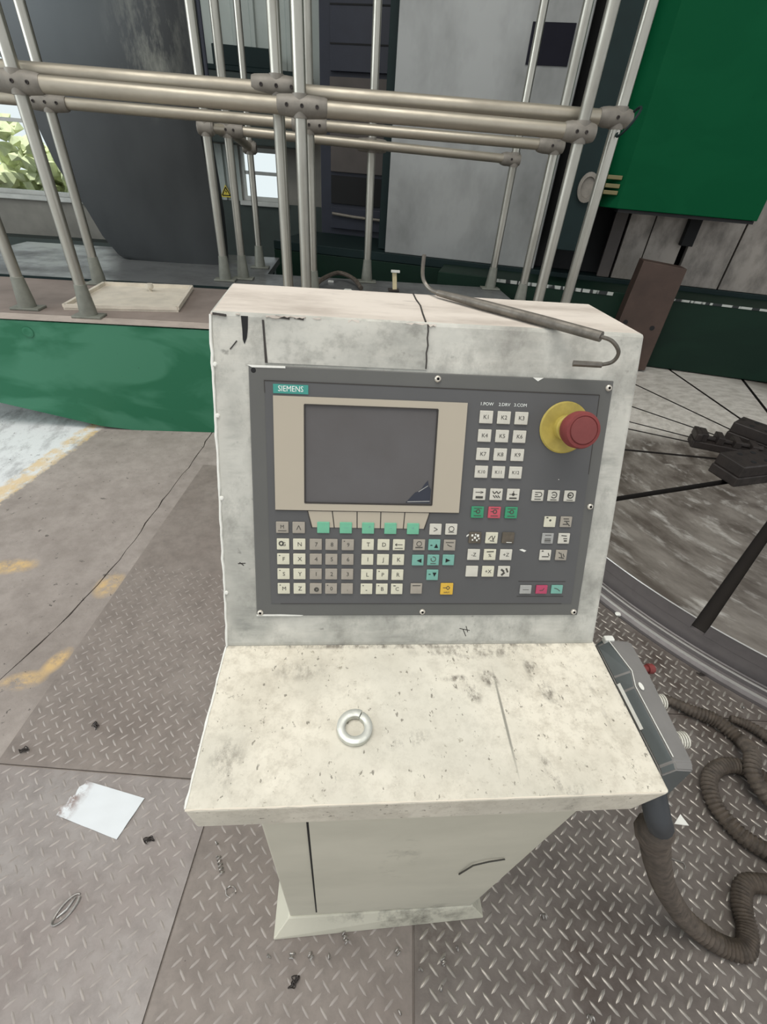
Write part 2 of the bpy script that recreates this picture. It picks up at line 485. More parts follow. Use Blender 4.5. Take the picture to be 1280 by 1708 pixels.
M = dict(
    head=mat_head(), top=mat_top(), desk=mat_desk(), pedestal=mat_pedestal(),
    concrete=mat_floor(), soil=plain('joint_dirt', (82, 74, 68), 0.9),
    plate_dusty=mat_plate('tread_plate_dusty', (140, 131, 124), (122, 112, 105), 0.6, 0.05),
    plate_left=mat_plate('tread_plate_worn', (150, 144, 140), (132, 122, 117), 0.5, 0.1),
    plate_oily=mat_plate('tread_plate_oily', (120, 113, 107), (90, 82, 77), 0.42, 0.2),
    bar_dusty=mat_steel('tread_bar_dusty', (160, 152, 146), 0.5, 0.15, 0.25),
    bar_oily=mat_steel('tread_bar_oily', (164, 158, 150), 0.33, 0.5, 0.35),
    beam=mat_green('green_beam_paint', (44, 104, 76), (76, 132, 106), 0.35),
    green=mat_green('green_machine_paint', (3, 72, 42), (6, 76, 45), 0.6, 0.08),
    green_dark=mat_green('dark_green_base_paint', (10, 34, 24), (14, 40, 28), 0.6),
    teal_dark=plain('dark_teal_paint', (18, 36, 36), 0.6, spec=0.25),
    deck=plain('platform_deck_dirty', (138, 126, 118), 0.75, vary=0.4, scale=4),
    strip=plain('platform_edge_strip', (176, 164, 154), 0.6, vary=0.3, scale=12),
    oily_sheet=mat_steel('oily_steel_sheet', (118, 120, 120), 0.3, 0.35, 0.4, (1, 1, 1), 3),
    pipe=mat_steel('galvanised_pipe', (172, 170, 160), 0.3, 0.92, 0.25, (1, 1, 0.3), 6),
    rail=mat_steel('dusty_rail_pipe', (172, 165, 150), 0.4, 0.7, 0.3, (0.3, 1, 1), 6),
    clamp=plain('cast_clamp_grey', (130, 125, 116), 0.55, 0.2, 0.4, 20),
    cover=mat_cover(),
    greyplate=mat_steel('grey_cover_plate', (150, 152, 150), 0.45, 0.25, 0.35, (1, 1, 0.6), 1.6),
    navy=plain('dark_navy_paint', (40, 44, 56), 0.5),
    brown=plain('rusty_brown_plate', (76, 60, 52), 0.6, 0.2, 0.5, 5),
    brown2=plain('grey_brown_panel', (84, 78, 74), 0.6, 0.0, 0.4, 3),
    black=plain('black_gap', (16, 17, 18), 0.8),
    way=mat_steel('machine_way_plate', (148, 142, 134), 0.42, 0.35, 0.45, (1.5, 1, 0.8), 5),
    table=mat_table(), table_rim=mat_steel('table_rim_steel', (104, 99, 98), 0.42, 0.15, 0.3, (1, 1, 1), 5),
    chrome=mat_steel('bright_ring_steel', (206, 204, 198), 0.32, 0.6, 0.2),
    jaw=mat_steel('jaw_dark_steel', (56, 50, 47), 0.45, 0.3, 0.5, (1, 1, 1), 14),
    panel=plain('operator_panel_grey', (96, 96, 93), 0.55, 0.0, 0.3, 6, dark=0.75, spec=0.3),
    panel_in=plain('operator_panel_inner', (88, 88, 88), 0.5, 0.0, 0.3, 5, dark=0.75, spec=0.3),
    beige=plain('screen_surround_beige', (172, 163, 146), 0.5, 0.0, 0.2, 5, dark=0.85),
    line=plain('dark_print', (52, 48, 44), 0.7),
    print=plain('legend_print', (70, 68, 62), 0.7),
    white=plain('white_print', (222, 226, 220), 0.6, vary=0.05),
    key_cream=plain('key_cream', (204, 201, 180), 0.5, vary=0.2, scale=60),
    key_white=plain('key_white', (198, 195, 183), 0.5, vary=0.2, scale=60),
    key_grey=plain('key_grey', (156, 149, 137), 0.5, vary=0.25, scale=60),
    key_mint=plain('key_mint', (106, 174, 142), 0.5, vary=0.2, scale=60),
    key_teal=plain('key_teal', (112, 164, 150), 0.5, vary=0.2, scale=60),
    key_yellow=plain('key_yellow', (208, 168, 58), 0.5, vary=0.2, scale=60),
    key_red=plain('key_red', (186, 76, 90), 0.5, vary=0.2, scale=60),
    key_pink=plain('key_pink', (172, 64, 94), 0.5, vary=0.2, scale=60),
    key_green=plain('key_green', (50, 140, 100), 0.5, vary=0.2, scale=60),
    key_ash=plain('key_ash', (158, 158, 154), 0.5, vary=0.2, scale=60),
    key_dark=plain('key_worn_out', (92, 84, 72), 0.7, vary=0.5, scale=90),
    logo=plain('logo_green', (56, 140, 128), 0.5, vary=0.1),
    yellow=plain('stop_collar_yellow', (176, 158, 76), 0.6, vary=0.6, scale=45, dark=0.7),
    red=plain('stop_button_red', (128, 60, 58), 0.6, vary=0.4, scale=40, spec=0.3),
    red_top=plain('stop_button_top', (122, 64, 62), 0.65, vary=0.3, scale=40, spec=0.3),
    screw=mat_steel('screw_steel', (206, 200, 188), 0.35, 0.5, 0.3, (1, 1, 1), 200),
    pendant=plain('handheld_grey_plastic', (122, 120, 117), 0.5, 0.0, 0.35, 14, dark=0.7),
    pendant_dark=plain('handheld_dark_plastic', (86, 92, 92), 0.5, 0.0, 0.35, 14, dark=0.7),
    label_white=plain('white_sticker', (226, 226, 218), 0.6, vary=0.2, scale=70),
    knob=plain('ribbed_knob_cream', (206, 204, 192), 0.5, vary=0.2, scale=90),
    cable=plain('cable_dusty_rubber', (88, 78, 68), 0.7, 0.0, 0.6, 45, dark=0.45),
    zinc=mat_steel('zinc_washer', (206, 208, 200), 0.35, 0.55, 0.2, (1, 1, 1), 60),
    rod=mat_steel('steel_rod', (118, 113, 105), 0.42, 0.6, 0.4, (1, 1, 1), 40),
    swarf=mat_steel('swarf_steel', (180, 176, 170), 0.3, 0.85, 0.3, (1, 1, 1), 90),
    foot=plain('grey_green_foot', (128, 130, 120), 0.5, 0.3, 0.4, 14),
    slot=plain('slot_dark_brown', (40, 35, 31), 0.8),  # dark brown on the slot walls and the bed below them
    rubber=plain('dark_rubber', (50, 53, 56), 0.55),
    opening=plain('dark_opening', (24, 24, 34), 0.8, spec=0.2),
    lid=plain('lid_cream_paint', (222, 213, 196), 0.6, 0.0, 0.3, 9),
    wood=plain('pale_stick', (214, 200, 160), 0.7, vary=0.2, scale=30),
    wall=plain('wall_stained_concrete', (132, 130, 122), 0.85, 0.0, 0.5, 2.2),
    wall_green=plain('wall_dark_green_dado', (54, 64, 60), 0.7, 0.0, 0.4, 3),
    sheet=plain('corrugated_pale_sheet', (168, 176, 170), 0.5, 0.1, 0.2, 3),
    frame=plain('window_frame_grey', (190, 192, 186), 0.5),
    ceiling=plain('ceiling_sheet', (120, 124, 124), 0.8),
    leaf=plain('hedge_green', (226, 232, 190), 0.8, 0.0, 0.4, 9),
    brass=plain('dull_brass', (112, 104, 66), 0.5),
    sign=plain('warning_yellow', (220, 200, 70), 0.5, vary=0.1),
)


def mat_screen():
    n = N('screen_dusty_glass', 0.4, 0.0, 0.3)
    a = n.noise(6, 5, 0.6, None, 0.35, 0.7)
    c = n.mix(lin((92, 90, 90)), lin((82, 78, 76)), a)
    return n.done(c)


def mat_paper():
    n = N('paper_white', 0.8)
    a = n.noise(34, 6, 0.7, None, 0.42, 0.6)
    d = n.blob((-0.115, 0.0), 0.06, 0.13, 0.0, 'XY', (1.1, 0.6), a)
    c = n.mix(lin((216, 220, 222)), lin((130, 108, 100)), n.mul(d, 0.95))
    return n.done(c)


def mat_glass():
    m = bpy.data.materials.new('window_glass'); m.use_nodes = True
    b = m.node_tree.nodes['Principled BSDF']
    b.inputs['Transmission Weight'].default_value = 1.0; b.inputs['Roughness'].default_value = 0.05
    b.inputs['IOR'].default_value = 1.02; b.inputs['Base Color'].default_value = (0.9, 0.97, 0.96, 1)
    return m


def mat_scale():
    n = N('measuring_scale_worn', 0.5)
    a = n.noise(14, 2, 0.5, (1, 0.1, 0.1), 0.5, 0.53)
    return n.done(n.mix(lin((168, 172, 166)), lin((28, 34, 34)), a))


M['screen'] = mat_screen(); M['paper'] = mat_paper(); M['glass'] = mat_glass(); M['scale'] = mat_scale()

# ================================================================ SETTING
Z0 = -0.006       # concrete level; tread plates lie on it and end flush at z = 0
joint = [(-2.10, -3.0), (-1.55, -0.5), (-1.215, 0.687), (-1.15, 0.86), (-1.095, 1.06), (-1.055, 1.224), (-1.015, 1.6), (-0.955, 2.082), (-0.90, 3.0), (-0.86, 8.0)]
jl = []
for (a, b) in zip(joint, joint[1:]):
    n = max(1, int((Vector(b) - Vector(a)).length / 0.06))
    for k in range(n):
        p = Vector(a).lerp(Vector(b), k / n); jl.append((p.x + random.uniform(-0.006, 0.006), p.y))
jl.append(joint[-1])
b = BM(); box(b, (-12, -6, -0.3), (9, 12, -0.014))
floor = struct(obj('floor', b, M['soil']))
b = BM(); prism(b, [(-12, -3.0)] + [(x - random.uniform(0.0004, 0.0045), y) for x, y in jl] + [(-12, 8.0)], 'z', -0.0139, Z0)
obj('concrete_slab', b, M['concrete'], floor)
b = BM(); prism(b, [(9, 8.0)] + [(x + random.uniform(0.0004, 0.0045), y) for x, y in jl[::-1]] + [(9, -3.0)], 'z', -0.0139, Z0)
obj('concrete_slab', b, M['concrete'], floor)

# tread plates: floor axes are turned 0.105 rad from the console's
FA = 0.105
fx = Vector((math.cos(FA), -math.sin(FA))); fy = Vector((math.sin(FA), math.cos(FA)))
TC = Vector((2.632, 1.947)); TR = 1.806
TCl = (TC.dot(fx), TC.dot(fy))
RING = 1.885


def arcb(a):
    d = abs(a - TCl[0])
    return 99 if d >= RING else TCl[1] - math.sqrt(RING ** 2 - d * d)


def tread_plate(a0, a1, b0, b1, mp, mb, skip=None, dusty=False):
    g = 0.0025
    a0 += g; a1 -= g; b0 += g; b1 -= g
    top = []
    n = 40
    for k in range(n + 1):
        a = a0 + (a1 - a0) * k / n
        t = min(b1, arcb(a))
        if t > b0 + 0.01: top.append((a, t))
    poly = [(top[-1][0], b0), (top[0][0], b0)] if top else []
    poly = poly + top
    w = [tuple((fx * p[0] + fy * p[1])) for p in poly]
    bm = BM(); prism(bm, w, 'z', Z0 + 0.0001, 0.0)
    po = obj('tread_plate', bm, mp, floor)
    V, F = [], []
    S = 0.0385
    L, wd, h = (0.0290, 0.0054, 0.0016) if dusty else (0.0315, 0.0066, 0.0020)
    j = 0
    j0, j1 = int(math.floor(b0 / (S * 0.5))), int(math.ceil(b1 / (S * 0.5)))
    for j in range(j0, j1 + 1):
        bb = j * S * 0.5 + 0.003
        i0, i1 = int(math.floor(a0 / S)), int(math.ceil(a1 / S))
        for i in range(i0, i1 + 1):
            aa = (i + (0.5 if j % 2 else 0)) * S
            if not (a0 + 0.012 < aa < a1 - 0.012 and b0 + 0.012 < bb < min(b1, arcb(aa)) - 0.012): continue
            P = fx * aa + fy * bb
            if skip and skip(P): continue
            ang = (PI / 4 if j % 2 else -PI / 4) - FA
            c, s = math.cos(ang), math.sin(ang)
            k = len(V)
            q_ = 1.0
            if dusty:                      # dust buries the bars away from the walkway
                q_ = max(0.0, min(1.0, (1.25 - bb) / 0.80)) * random.uniform(0.75, 1.0)
                if q_ < 0.12: continue
            for (u, v, z) in ((-L / 2, 0, 0), (-L / 4, -wd / 2, 0), (L / 4, -wd / 2, 0), (L / 2, 0, 0), (L / 4, wd / 2, 0), (-L / 4, wd / 2, 0), (-L * .33, 0, h), (L * .33, 0, h)):
                V.append((P.x + (u * c - v * s) * (0.6 + 0.4 * q_), P.y + (u * s + v * c) * (0.6 + 0.4 * q_), z * q_))
            F += [(k, k + 1, k + 6), (k + 1, k + 2, k + 7, k + 6), (k + 2, k + 3, k + 7), (k + 3, k + 4, k + 7), (k + 4, k + 5, k + 6, k + 7), (k + 5, k, k + 6)]
    me = bpy.data.meshes.new('tread_bars'); me.from_pydata(V, [], F); me.materials.append(mb)
    for p in me.polygons: p.use_smooth = True
    o = bpy.data.objects.new('tread_bars', me); link(o, po); o['kind'] = 'stuff'
    return po


plinth = lambda P: -0.235 < P.x < 0.24 and 0.07 < P.y < 0.45
tread_plate(-1.10, 0.071, 0.345, 1.95, M['plate_dusty'], M['bar_dusty'], plinth, True)
tread_plate(-1.10, -0.475, -1.0, 0.345, M['plate_left'], M['bar_dusty'], None, True)
tread_plate(-0.475, 0.071, -1.0, 0.345, M['plate_dusty'], M['bar_dusty'], plinth, True)
tread_plate(0.071, 1.9, -1.0, 0.66, M['plate_oily'], M['bar_oily'], plinth)
tread_plate(0.071, 1.3, 0.66, 1.95, M['plate_oily'], M['bar_oily'], plinth)

# back wall with two window openings
WY = 7.0


def grid_wall(bm, xs, zs, holes, y0, y1):
    for x0, x1 in zip(xs, xs[1:]):
        for z0, z1 in zip(zs, zs[1:]):
            cx, cz = (x0 + x1) / 2, (z0 + z1) / 2
            if any(h[0] < cx < h[1] and h[2] < cz < h[3] for h in holes): continue
            box(bm, (x0, y0, z0), (x1, y1, z1))


holes = [(-6.6, -3.3, 0.80, 2.1), (-1.46, -0.93, 0.91, 1.45)]
b = BM(); grid_wall(b, [-12, -6.6, -3.3, -1.46, -0.93, 9], [-0.04, 0.80, 0.91, 1.45, 2.1, 6.5], holes, WY, WY + 0.24)
wall = struct(obj('wall_back', b, M['wall']))


def ribbed(x0, x1, z0, z1, y, pitch=0.19):
    bm = BM()
    box(bm, (x0, y - 0.004, z0), (x1, y, z1))
    x = x0 + pitch / 2
    while x < x1 - 0.04:
        prism(bm, [(x - 0.035, y - 0.004), (x - 0.02, y - 0.03), (x + 0.02, y - 0.03), (x + 0.035, y - 0.004)], 'z', z0, z1)
        x += pitch
    return bm


obj('corrugated_sheet', ribbed(-2.6, -0.4, 2.0, 6.4, WY - 0.001), M['sheet'], wall)
obj('corrugated_sheet', ribbed(-1.98, -1.47, 0.90, 1.46, WY - 0.001, 0.12), M['sheet'], wall)
b = BM(); box(b, (-2.6, WY - 0.02, 0.0), (-0.3, WY - 0.001, 0.895)); obj('wall_dado', b, M['wall_green'], wall)
b = BM(); box(b, (-8.0, WY - 0.25, Z0), (-2.65, WY - 0.001, 0.36)); obj('wall_plinth', b, M['wall_green'], wall)
b = BM(); box(b, (-12, -2.6, 6.5), (9, WY + 0.24, 6.7)); struct(obj('ceiling', b, M['ceiling']))


def window(name, x0, x1, z0, z1, nx, bars):
    r = bpy.data.objects.new(name, None); COL.objects.link(r); r.location = (x0, WY, z0); r['kind'] = 'structure'
    w, h = x1 - x0, z1 - z0; f = 0.045
    bm = BM()
    box(bm, (0, 0.02, 0), (w, 0.1, f)); box(bm, (0, 0.02, h - f), (w, 0.1, h))
    box(bm, (0, 0.02, f), (f, 0.1, h - f)); box(bm, (w - f, 0.02, f), (w, 0.1, h - f))
    for k in range(1, nx):
        box(bm, (w * k / nx - 0.02, 0.025, f), (w * k / nx + 0.02, 0.095, h - f))
    for zz in bars:
        box(bm, (f, 0.03, zz - 0.018), (w - f, 0.09, zz + 0.018))
    obj('window_frame', bm, M['frame'], r)
    bm = BM(); box(bm, (f, 0.055, f), (w - f, 0.061, h - f)); obj('window_pane', bm, M['glass'], r)
    bm = BM(); box(bm, (-0.03, -0.07, -0.05), (w + 0.03, 0.02, 0.0), 0.008); obj('window_sill', bm, M['frame'], r)


window('window_1', -6.6, -3.3, 0.80, 2.1, 2, (0.72,))
window('window_2', -1.46, -0.93, 0.91, 1.45, 1, (0.29,))

# greenery outside the left window
hd = thing('hedge', 'sunlit pale green hedge outside beyond the left window', 'hedge', (-6.2, 9.6, -0.3))
b = BM()
for k in range(650):
    x_ = random.uniform(-3.2, 3.2); top_ = 1.55 + 0.25 * math.sin(x_ * 2.3) + 0.15 * math.sin(x_ * 5.1)
    m = Matrix.Translation((x_, random.uniform(-0.35, 0.4), random.uniform(0.1, 1.0) ** 0.7 * top_)) @ Matrix.Diagonal((1, 1, 0.7, 1))
    bmesh.ops.create_icosphere(b, subdivisions=1, radius=random.uniform(0.08, 0.2), matrix=m)
for v in b.verts: v.co += Vector([random.uniform(-0.05, 0.05) for _ in range(3)])
obj('foliage', b, M['leaf'], hd, smooth=True)['kind'] = 'stuff'
b = BM()
for k in range(7): tube(b, [(-2.7 + k * 0.9, 0.1, -0.02), (-2.7 + k * 0.9, 0.1, 0.5)], 0.05, 6)
obj('stem', b, M['brown'], hd)['kind'] = 'stuff'
b = BM(); box(b, (-14, 7.3, -0.5), (10, 22, -0.3)); struct(obj('ground', b, M['leaf']))

# dark service duct across the back wall, with a warning sign below
dk = thing('service_duct', 'dark grey boxed duct running along the back wall above the small window', 'duct', (-1.5, 6.75, 1.47))
b = BM(); box(b, (-0.95, -0.20, 0), (0.95, 0.2, 0.60), 0.01); obj('duct_body', b, M['wall_green'], dk)
b = BM(); box(b, (-0.97, -0.215, 0.60), (0.97, 0.2, 0.64), 0.004); obj('duct_flange', b, M['teal_dark'], dk)
b = BM(); box(b, (-0.05, -0.18, 0.64), (0.55, 0.15, 0.80), 0.01); obj('junction_box', b, M['teal_dark'], dk)
b = BM(); prism(b, [(-0.075, 0), (0.075, 0), (0, 0.13)], 'y', -0.004, 0, 0)
for p, q in (((-0.05, 0.018), (0.05, 0.018)), ((0.05, 0.018), (0, 0.105)), ((0, 0.105), (-0.05, 0.018))):
    d = Vector((q[0] - p[0], q[1] - p[1])).normalized() * 0.006
    n_ = Vector((-d.y, d.x))
    prism(b, [(p[0] + n_.x, p[1] + n_.y), (p[0] - n_.x, p[1] - n_.y), (q[0] - n_.x, q[1] - n_.y), (q[0] + n_.x, q[1] + n_.y)], 'y', -0.0055, -0.004, 1)
prism(b, [(0.008, 0.09), (-0.012, 0.055), (0.002, 0.055), (-0.006, 0.03), (0.014, 0.063), (0.0, 0.063)], 'y', -0.0055, -0.004, 1)
tag(obj('warning_sign', b, [M['sign'], M['black']], None, (-1.66, WY - 0.033, 0.93)), 'small yellow triangular electrical warning sign on the pale corrugated sheet', 'sign')

# ================================================================ CONSOLE
HD = 0.897                      # desk height
CW, DD, FL, TILT, DT = 0.4911, 0.1871, 0.3985, 0.4047, 0.1427
ST, CT = math.sin(TILT), math.cos(TILT)
RY = 0.15
con = thing('control_console', 'cream painted machine control console with sloping keyboard face and desk on a narrow pedestal', 'control console', (0, RY, 0))
hw = CW / 2
FACE = Vector((0, DD, HD))
TOPF = FACE + Vector((0, ST, CT)) * FL
b = BM()
x0, x1 = -hw, hw
sk = -0.005
prof = [(DD, HD + 0.002), (TOPF.y, TOPF.z), (TOPF.y + DT, TOPF.z), (TOPF.y + DT, HD - 0.10), (DD + 0.02, HD - 0.10)]
A = [b.verts.new((x0 + (sk if i in (2, 3) else 0), p[0] - RY, p[1])) for i, p in enumerate(prof)]
B = [b.verts.new((x1 + (sk if i in (2, 3) else 0), p[0] - RY, p[1])) for i, p in enumerate(prof)]
b.faces.new(A); b.faces.new(B[::-1])
for i in range(5):
    f = b.faces.new([A[i], B[i], B[(i + 1) % 5], A[(i + 1) % 5]])
    if i == 1: f.material_index = 1
bmesh.ops.bevel(b, geom=b.edges[:], offset=0.0035, segments=2, affect='EDGES', profile=0.5)
obj('cabinet_head', b, [M['head'], M['top']], con)

# desk: folded tray, right front corner cut back under the lip
b = BM()
lip = 0.048
def ring_pts(z, y0, xl, xr):
    return [(xl, y0 - RY, z), (xr, y0 - RY, z), (xr, DD + 0.05 - RY, z), (xl, DD + 0.05 - RY, z)]
top = [b.verts.new(p) for p in ring_pts(HD, 0.0, -hw - 0.001, hw + 0.003)]
bot = [b.verts.new(p) for p in ring_pts(HD - lip, 0.002, -hw + 0.002, hw - 0.020)]
b.faces.new(top); b.faces.new(bot[::-1])
for i in range(4): b.faces.new([top[i], bot[i], bot[(i + 1) % 4], top[(i + 1) % 4]])
bmesh.ops.bevel(b, geom=b.edges[:], offset=0.003, segments=2, affect='EDGES', profile=0.5)
obj('desk', b, M['desk'], con)

# pedestal leaning very slightly, wider at the top
b = BM()
T4 = [(-0.198, 0.040), (0.232, 0.040), (0.232, 0.36), (-0.198, 0.36)]
B4 = [(-0.204, 0.086), (0.212, 0.086), (0.205, 0.36), (-0.200, 0.36)]
tv = [b.verts.new((x, y - RY, HD - lip + 0.001)) for x, y in T4]; bv = [b.verts.new((x, y - RY, 0.045)) for x, y in B4]
b.faces.new(tv); b.faces.new(bv[::-1])
for i in range(4): b.faces.new([tv[i], bv[i], bv[(i + 1) % 4], tv[(i + 1) % 4]])
bmesh.ops.bevel(b, geom=b.edges[:], offset=0.003, segments=2, affect='EDGES', profile=0.5)
obj('pedestal', b, M['pedestal'], con)
b = BM()
P0 = [(-0.240, 0.056), (0.246, 0.072), (0.246, 0.41), (-0.240, 0.41)]
P1 = [(-0.207, 0.082), (0.214, 0.084), (0.21, 0.38), (-0.204, 0.38)]
lo = [b.verts.new((x, y - RY, 0.0)) for x, y in P0]; lo2 = [b.verts.new((x, y - RY, 0.006)) for x, y in P0]
hi = [b.verts.new((x, y - RY, 0.052)) for x, y in P1]
b.faces.new(lo[::-1]); b.faces.new(hi)
for i in range(4):
    b.faces.new([lo[i], lo[(i + 1) % 4], lo2[(i + 1) % 4], lo2[i]]); b.faces.new([lo2[i], lo2[(i + 1) % 4], hi[(i + 1) % 4], hi[i]])
bmesh.ops.bevel(b, geom=b.edges[:], offset=0.002, segments=1, affect='EDGES')
obj('plinth', b, M['pedestal'], con)
# access door on the front of the pedestal: a thin proud leaf with an open gap on the left
def ped_y(z): return 0.086 + (0.040 - 0.086) * (z - 0.045) / (HD - lip + 0.001 - 0.045)
b = BM()
zt, zb = 0.84, 0.085
q = [(-0.142, zb, 0), (0.199, zb, 0), (0.218, zt, 0), (-0.136, zt, 0)]
fr = [b.verts.new((x, ped_y(z) - 0.0035 - RY, z)) for x, z, _ in q]; bk = [b.verts.new((x, ped_y(z) - 0.0005 - RY, z)) for x, z, _ in q]
b.faces.new(fr); b.faces.new(bk[::-1])
for i in range(4): b.faces.new([fr[i], bk[i], bk[(i + 1) % 4], fr[(i + 1) % 4]])
obj('access_door', b, M['pedestal'], con)
b = BM()
q = [(-0.1455, zb), (-0.1425, zb), (-0.1365, zt), (-0.1395, zt)]
fr = [b.verts.new((x, ped_y(z) - 0.0012 - RY, z)) for x, z in q]; bk = [b.verts.new((x, ped_y(z) + 0.002 - RY, z)) for x, z in q]
b.faces.new(fr); b.faces.new(bk[::-1])
for i in range(4): b.faces.new([fr[i], bk[i], bk[(i + 1) % 4], fr[(i + 1) % 4]])
obj('door_gap', b, M['black'], con)
# bent latch flap on the door
b = BM()
def pf(x, z, d): return (x, ped_y(z) - 0.004 - d - RY, z)
tube(b, [pf(0.118, 0.40, 0.001), pf(0.128, 0.475, 0.004), pf(0.15, 0.495, 0.004), pf(0.178, 0.497, 0.002)], 0.0013, 6)
obj('door_latch', b, M['print'], con, label='bent dark latch edge on the pedestal door')

# details of the face, in the panel's own frame (u right, v up the slope, w out of it), metres
PU, PV = -0.2056, 0.0446
PO = FACE + Vector((PU, PV * ST, PV * CT)) - Vector((0, RY, 0))
FROT = (PI / 2 - TILT, 0, 0)


def face(name, bm, mats, smooth=False, label=None):
    return obj(name, bm, mats, con, PO, FROT, smooth, label)


# tape-like metal skin strip over the upper front, folded from the top, its left edge torn
b = BM()
pts = [(0.0165, 0.352), (0.0195, 0.304), (0.1975, 0.304), (0.1965, 0.352)]
flat(b, pts, 0.0, 0.0014, 0)
obj_strip = face('skin_strip', b, M['head'])
b = BM()
flat(b, [(0.0155, 0.348), (0.0178, 0.348), (0.0190, 0.3255), (0.0206, 0.304), (0.0176, 0.304), (0.0168, 0.325)], 0.0, 0.0018, 0)
face('seam', b, M['line'])
b = BM()
ys = [0.352, 0.345, 0.338, 0.33, 0.322, 0.314, 0.305]
L_ = [(0.1962 + random.uniform(-0.001, 0.001), y) for y in ys]; R_ = [(x + 0.0016, y) for x, y in L_[::-1]]
flat(b, L_ + R_, 0.0, 0.0018, 0)
face('seam', b, M['line'])
b = BM()
flat(b, [(-0.0068, 0.351), (0.0006, 0.351), (0.0000, 0.338), (-0.0012, 0.329), (-0.0040, 0.3225), (-0.0056, 0.327), (-0.0058, 0.338)], 0.0, 0.0006, 0)
face('torn_slot', b, M['black'])
b = BM()
for (u0, u1) in ((-0.038, -0.025), (-0.012, -0.008), (0.02, 0.062), (0.07, 0.078), (0.108, 0.12), (0.172, 0.205)):
    n = max(3, int((u1 - u0) / 0.003))
    up = [(u0 + (u1 - u0) * k / n, 0.3525 + random.uniform(-0.0005, 0.001)) for k in range(n + 1)]
    dn = [(u, v - random.uniform(0.0004, 0.0028)) for u, v in up[::-1]]
    flat(b, up + dn, 0.0, random.uniform(0.0012, 0.003), 0)
face('flaking_paint', b, M['top'])['kind'] = 'stuff'
b = BM()
for (c0, c1) in ((-0.036, -0.022), (0.03, 0.045), (0.05, 0.06)):
    bar(b, (c0, 0.3518), (c1, 0.3505), 0.0022, 0.0, 0.0022, 0)
for pp in (((-0.021, 0.0685), (-0.012, 0.069)), ((-0.019, 0.070), (-0.014, 0.066)), ((-0.012, 0.3255), (-0.0195, 0.3165)), ((0.267, -0.022), (0.2715, -0.032)), ((0.262, -0.0205), (0.276, -0.0235)), ((0.2705, -0.017), (0.2735, -0.026))):
    bar(b, pp[0], pp[1], 0.0011, 0.0, 0.0008, 0)
bar(b, (-0.022, 0.0195), (-0.003, 0.0187), 0.0008, 0, 0.0006, 0)
face('paint_crack', b, M['line'])['kind'] = 'stuff'
# pale worn line down the left edge of the head and the desk
b = BM()
pts = [(-0.0389 + random.uniform(-0.0006, 0.0006), -0.044 + 0.395 * k / 40, 0.0004) for k in range(41)]
tube(b, pts, [random.uniform(0.0010, 0.0019) for _ in pts], 6)
for v_ in (0.30, 0.245, 0.15, 0.03): lathe(b, [(0, 0), (0.003, 0), (0.002, 0.002), (0, 0.0024)], 8, Matrix.Translation((-0.0365, v_, 0.0)))
face('worn_edge', b, M['label_white'], True, 'pale chipped edge line on the left of the head')
b = BM()
pts = [(-hw - 0.0006 + random.uniform(-0.0005, 0.0005), 0.002 - RY + (DD - 0.002) * k / 24, HD - 0.0010) for k in range(25)]
tube(b, pts, [random.uniform(0.0010, 0.0020) for _ in pts], 6)
obj('worn_edge', b, M['label_white'], con, smooth=True, label='pale chipped edge line on the left of the desk')
b = BM()
pts = [(-hw + (CW - 0.004) * k / 40, 0.0012 - RY + random.uniform(-0.0003, 0.0003), HD - 0.0012) for k in range(41)]
tube(b, pts, [random.uniform(0.0006, 0.0014) for _ in pts], 6)
obj('worn_edge', b, M['lid'], con, smooth=True)
# seam across the top
b = BM()
tp = [(-0.0105, 0.4855), (-0.0105, 0.45), (-0.0085, 0.42), (-0.0105, 0.38), (-0.0115, 0.347)]
prism(b, [(x - 0.0009, y - RY) for x, y in tp] + [(x + 0.0009, y - RY) for x, y in tp[::-1]], 'z', TOPF.z - 0.0005, TOPF.z + 0.0008)
obj('seam', b, M['line'], con)

# ------------------------------------------------ operator panel
PW, PH = 0.42, 0.301
b = BM()
box(b, (0, 0, 0.0), (PW, PH, 0.004), 0.0012, 0)
# raised white edge line where paint has chipped at the border
panel = obj('operator_panel', b, M['panel'], con, PO, FROT)


def sub(name, bm, mats, loc=(0, 0, 0), smooth=False, label=None):
    return obj(name, bm, mats, panel, loc, (0, 0, 0), smooth, label)


ZP = 0.004
b = BM()
prism(b, [(0.0185, 0.0172), (0.4085, 0.0172), (0.4040, 0.2838), (0.0170, 0.2848)], 'z', ZP, ZP + 0.0006, 0)
sub('keypad_foil', b, M['panel_in'])
b = BM()
bar(b, (0.0165, 0.2852), (0.4045, 0.2842), 0.0011, ZP, ZP + 0.0009, 0); bar(b, (0.0168, 0.2852), (0.0172, 0.272), 0.0008, ZP, ZP + 0.0008, 0)
bar(b, (0.4045, 0.2842), (0.4055, 0.19), 0.0008, ZP, ZP + 0.0008, 0); bar(b, (0.03, 0.0172), (0.395, 0.0172), 0.0006, ZP, ZP + 0.0008, 0)
sub('foil_groove', b, M['line'])
ZF = ZP + 0.0006
b = BM()
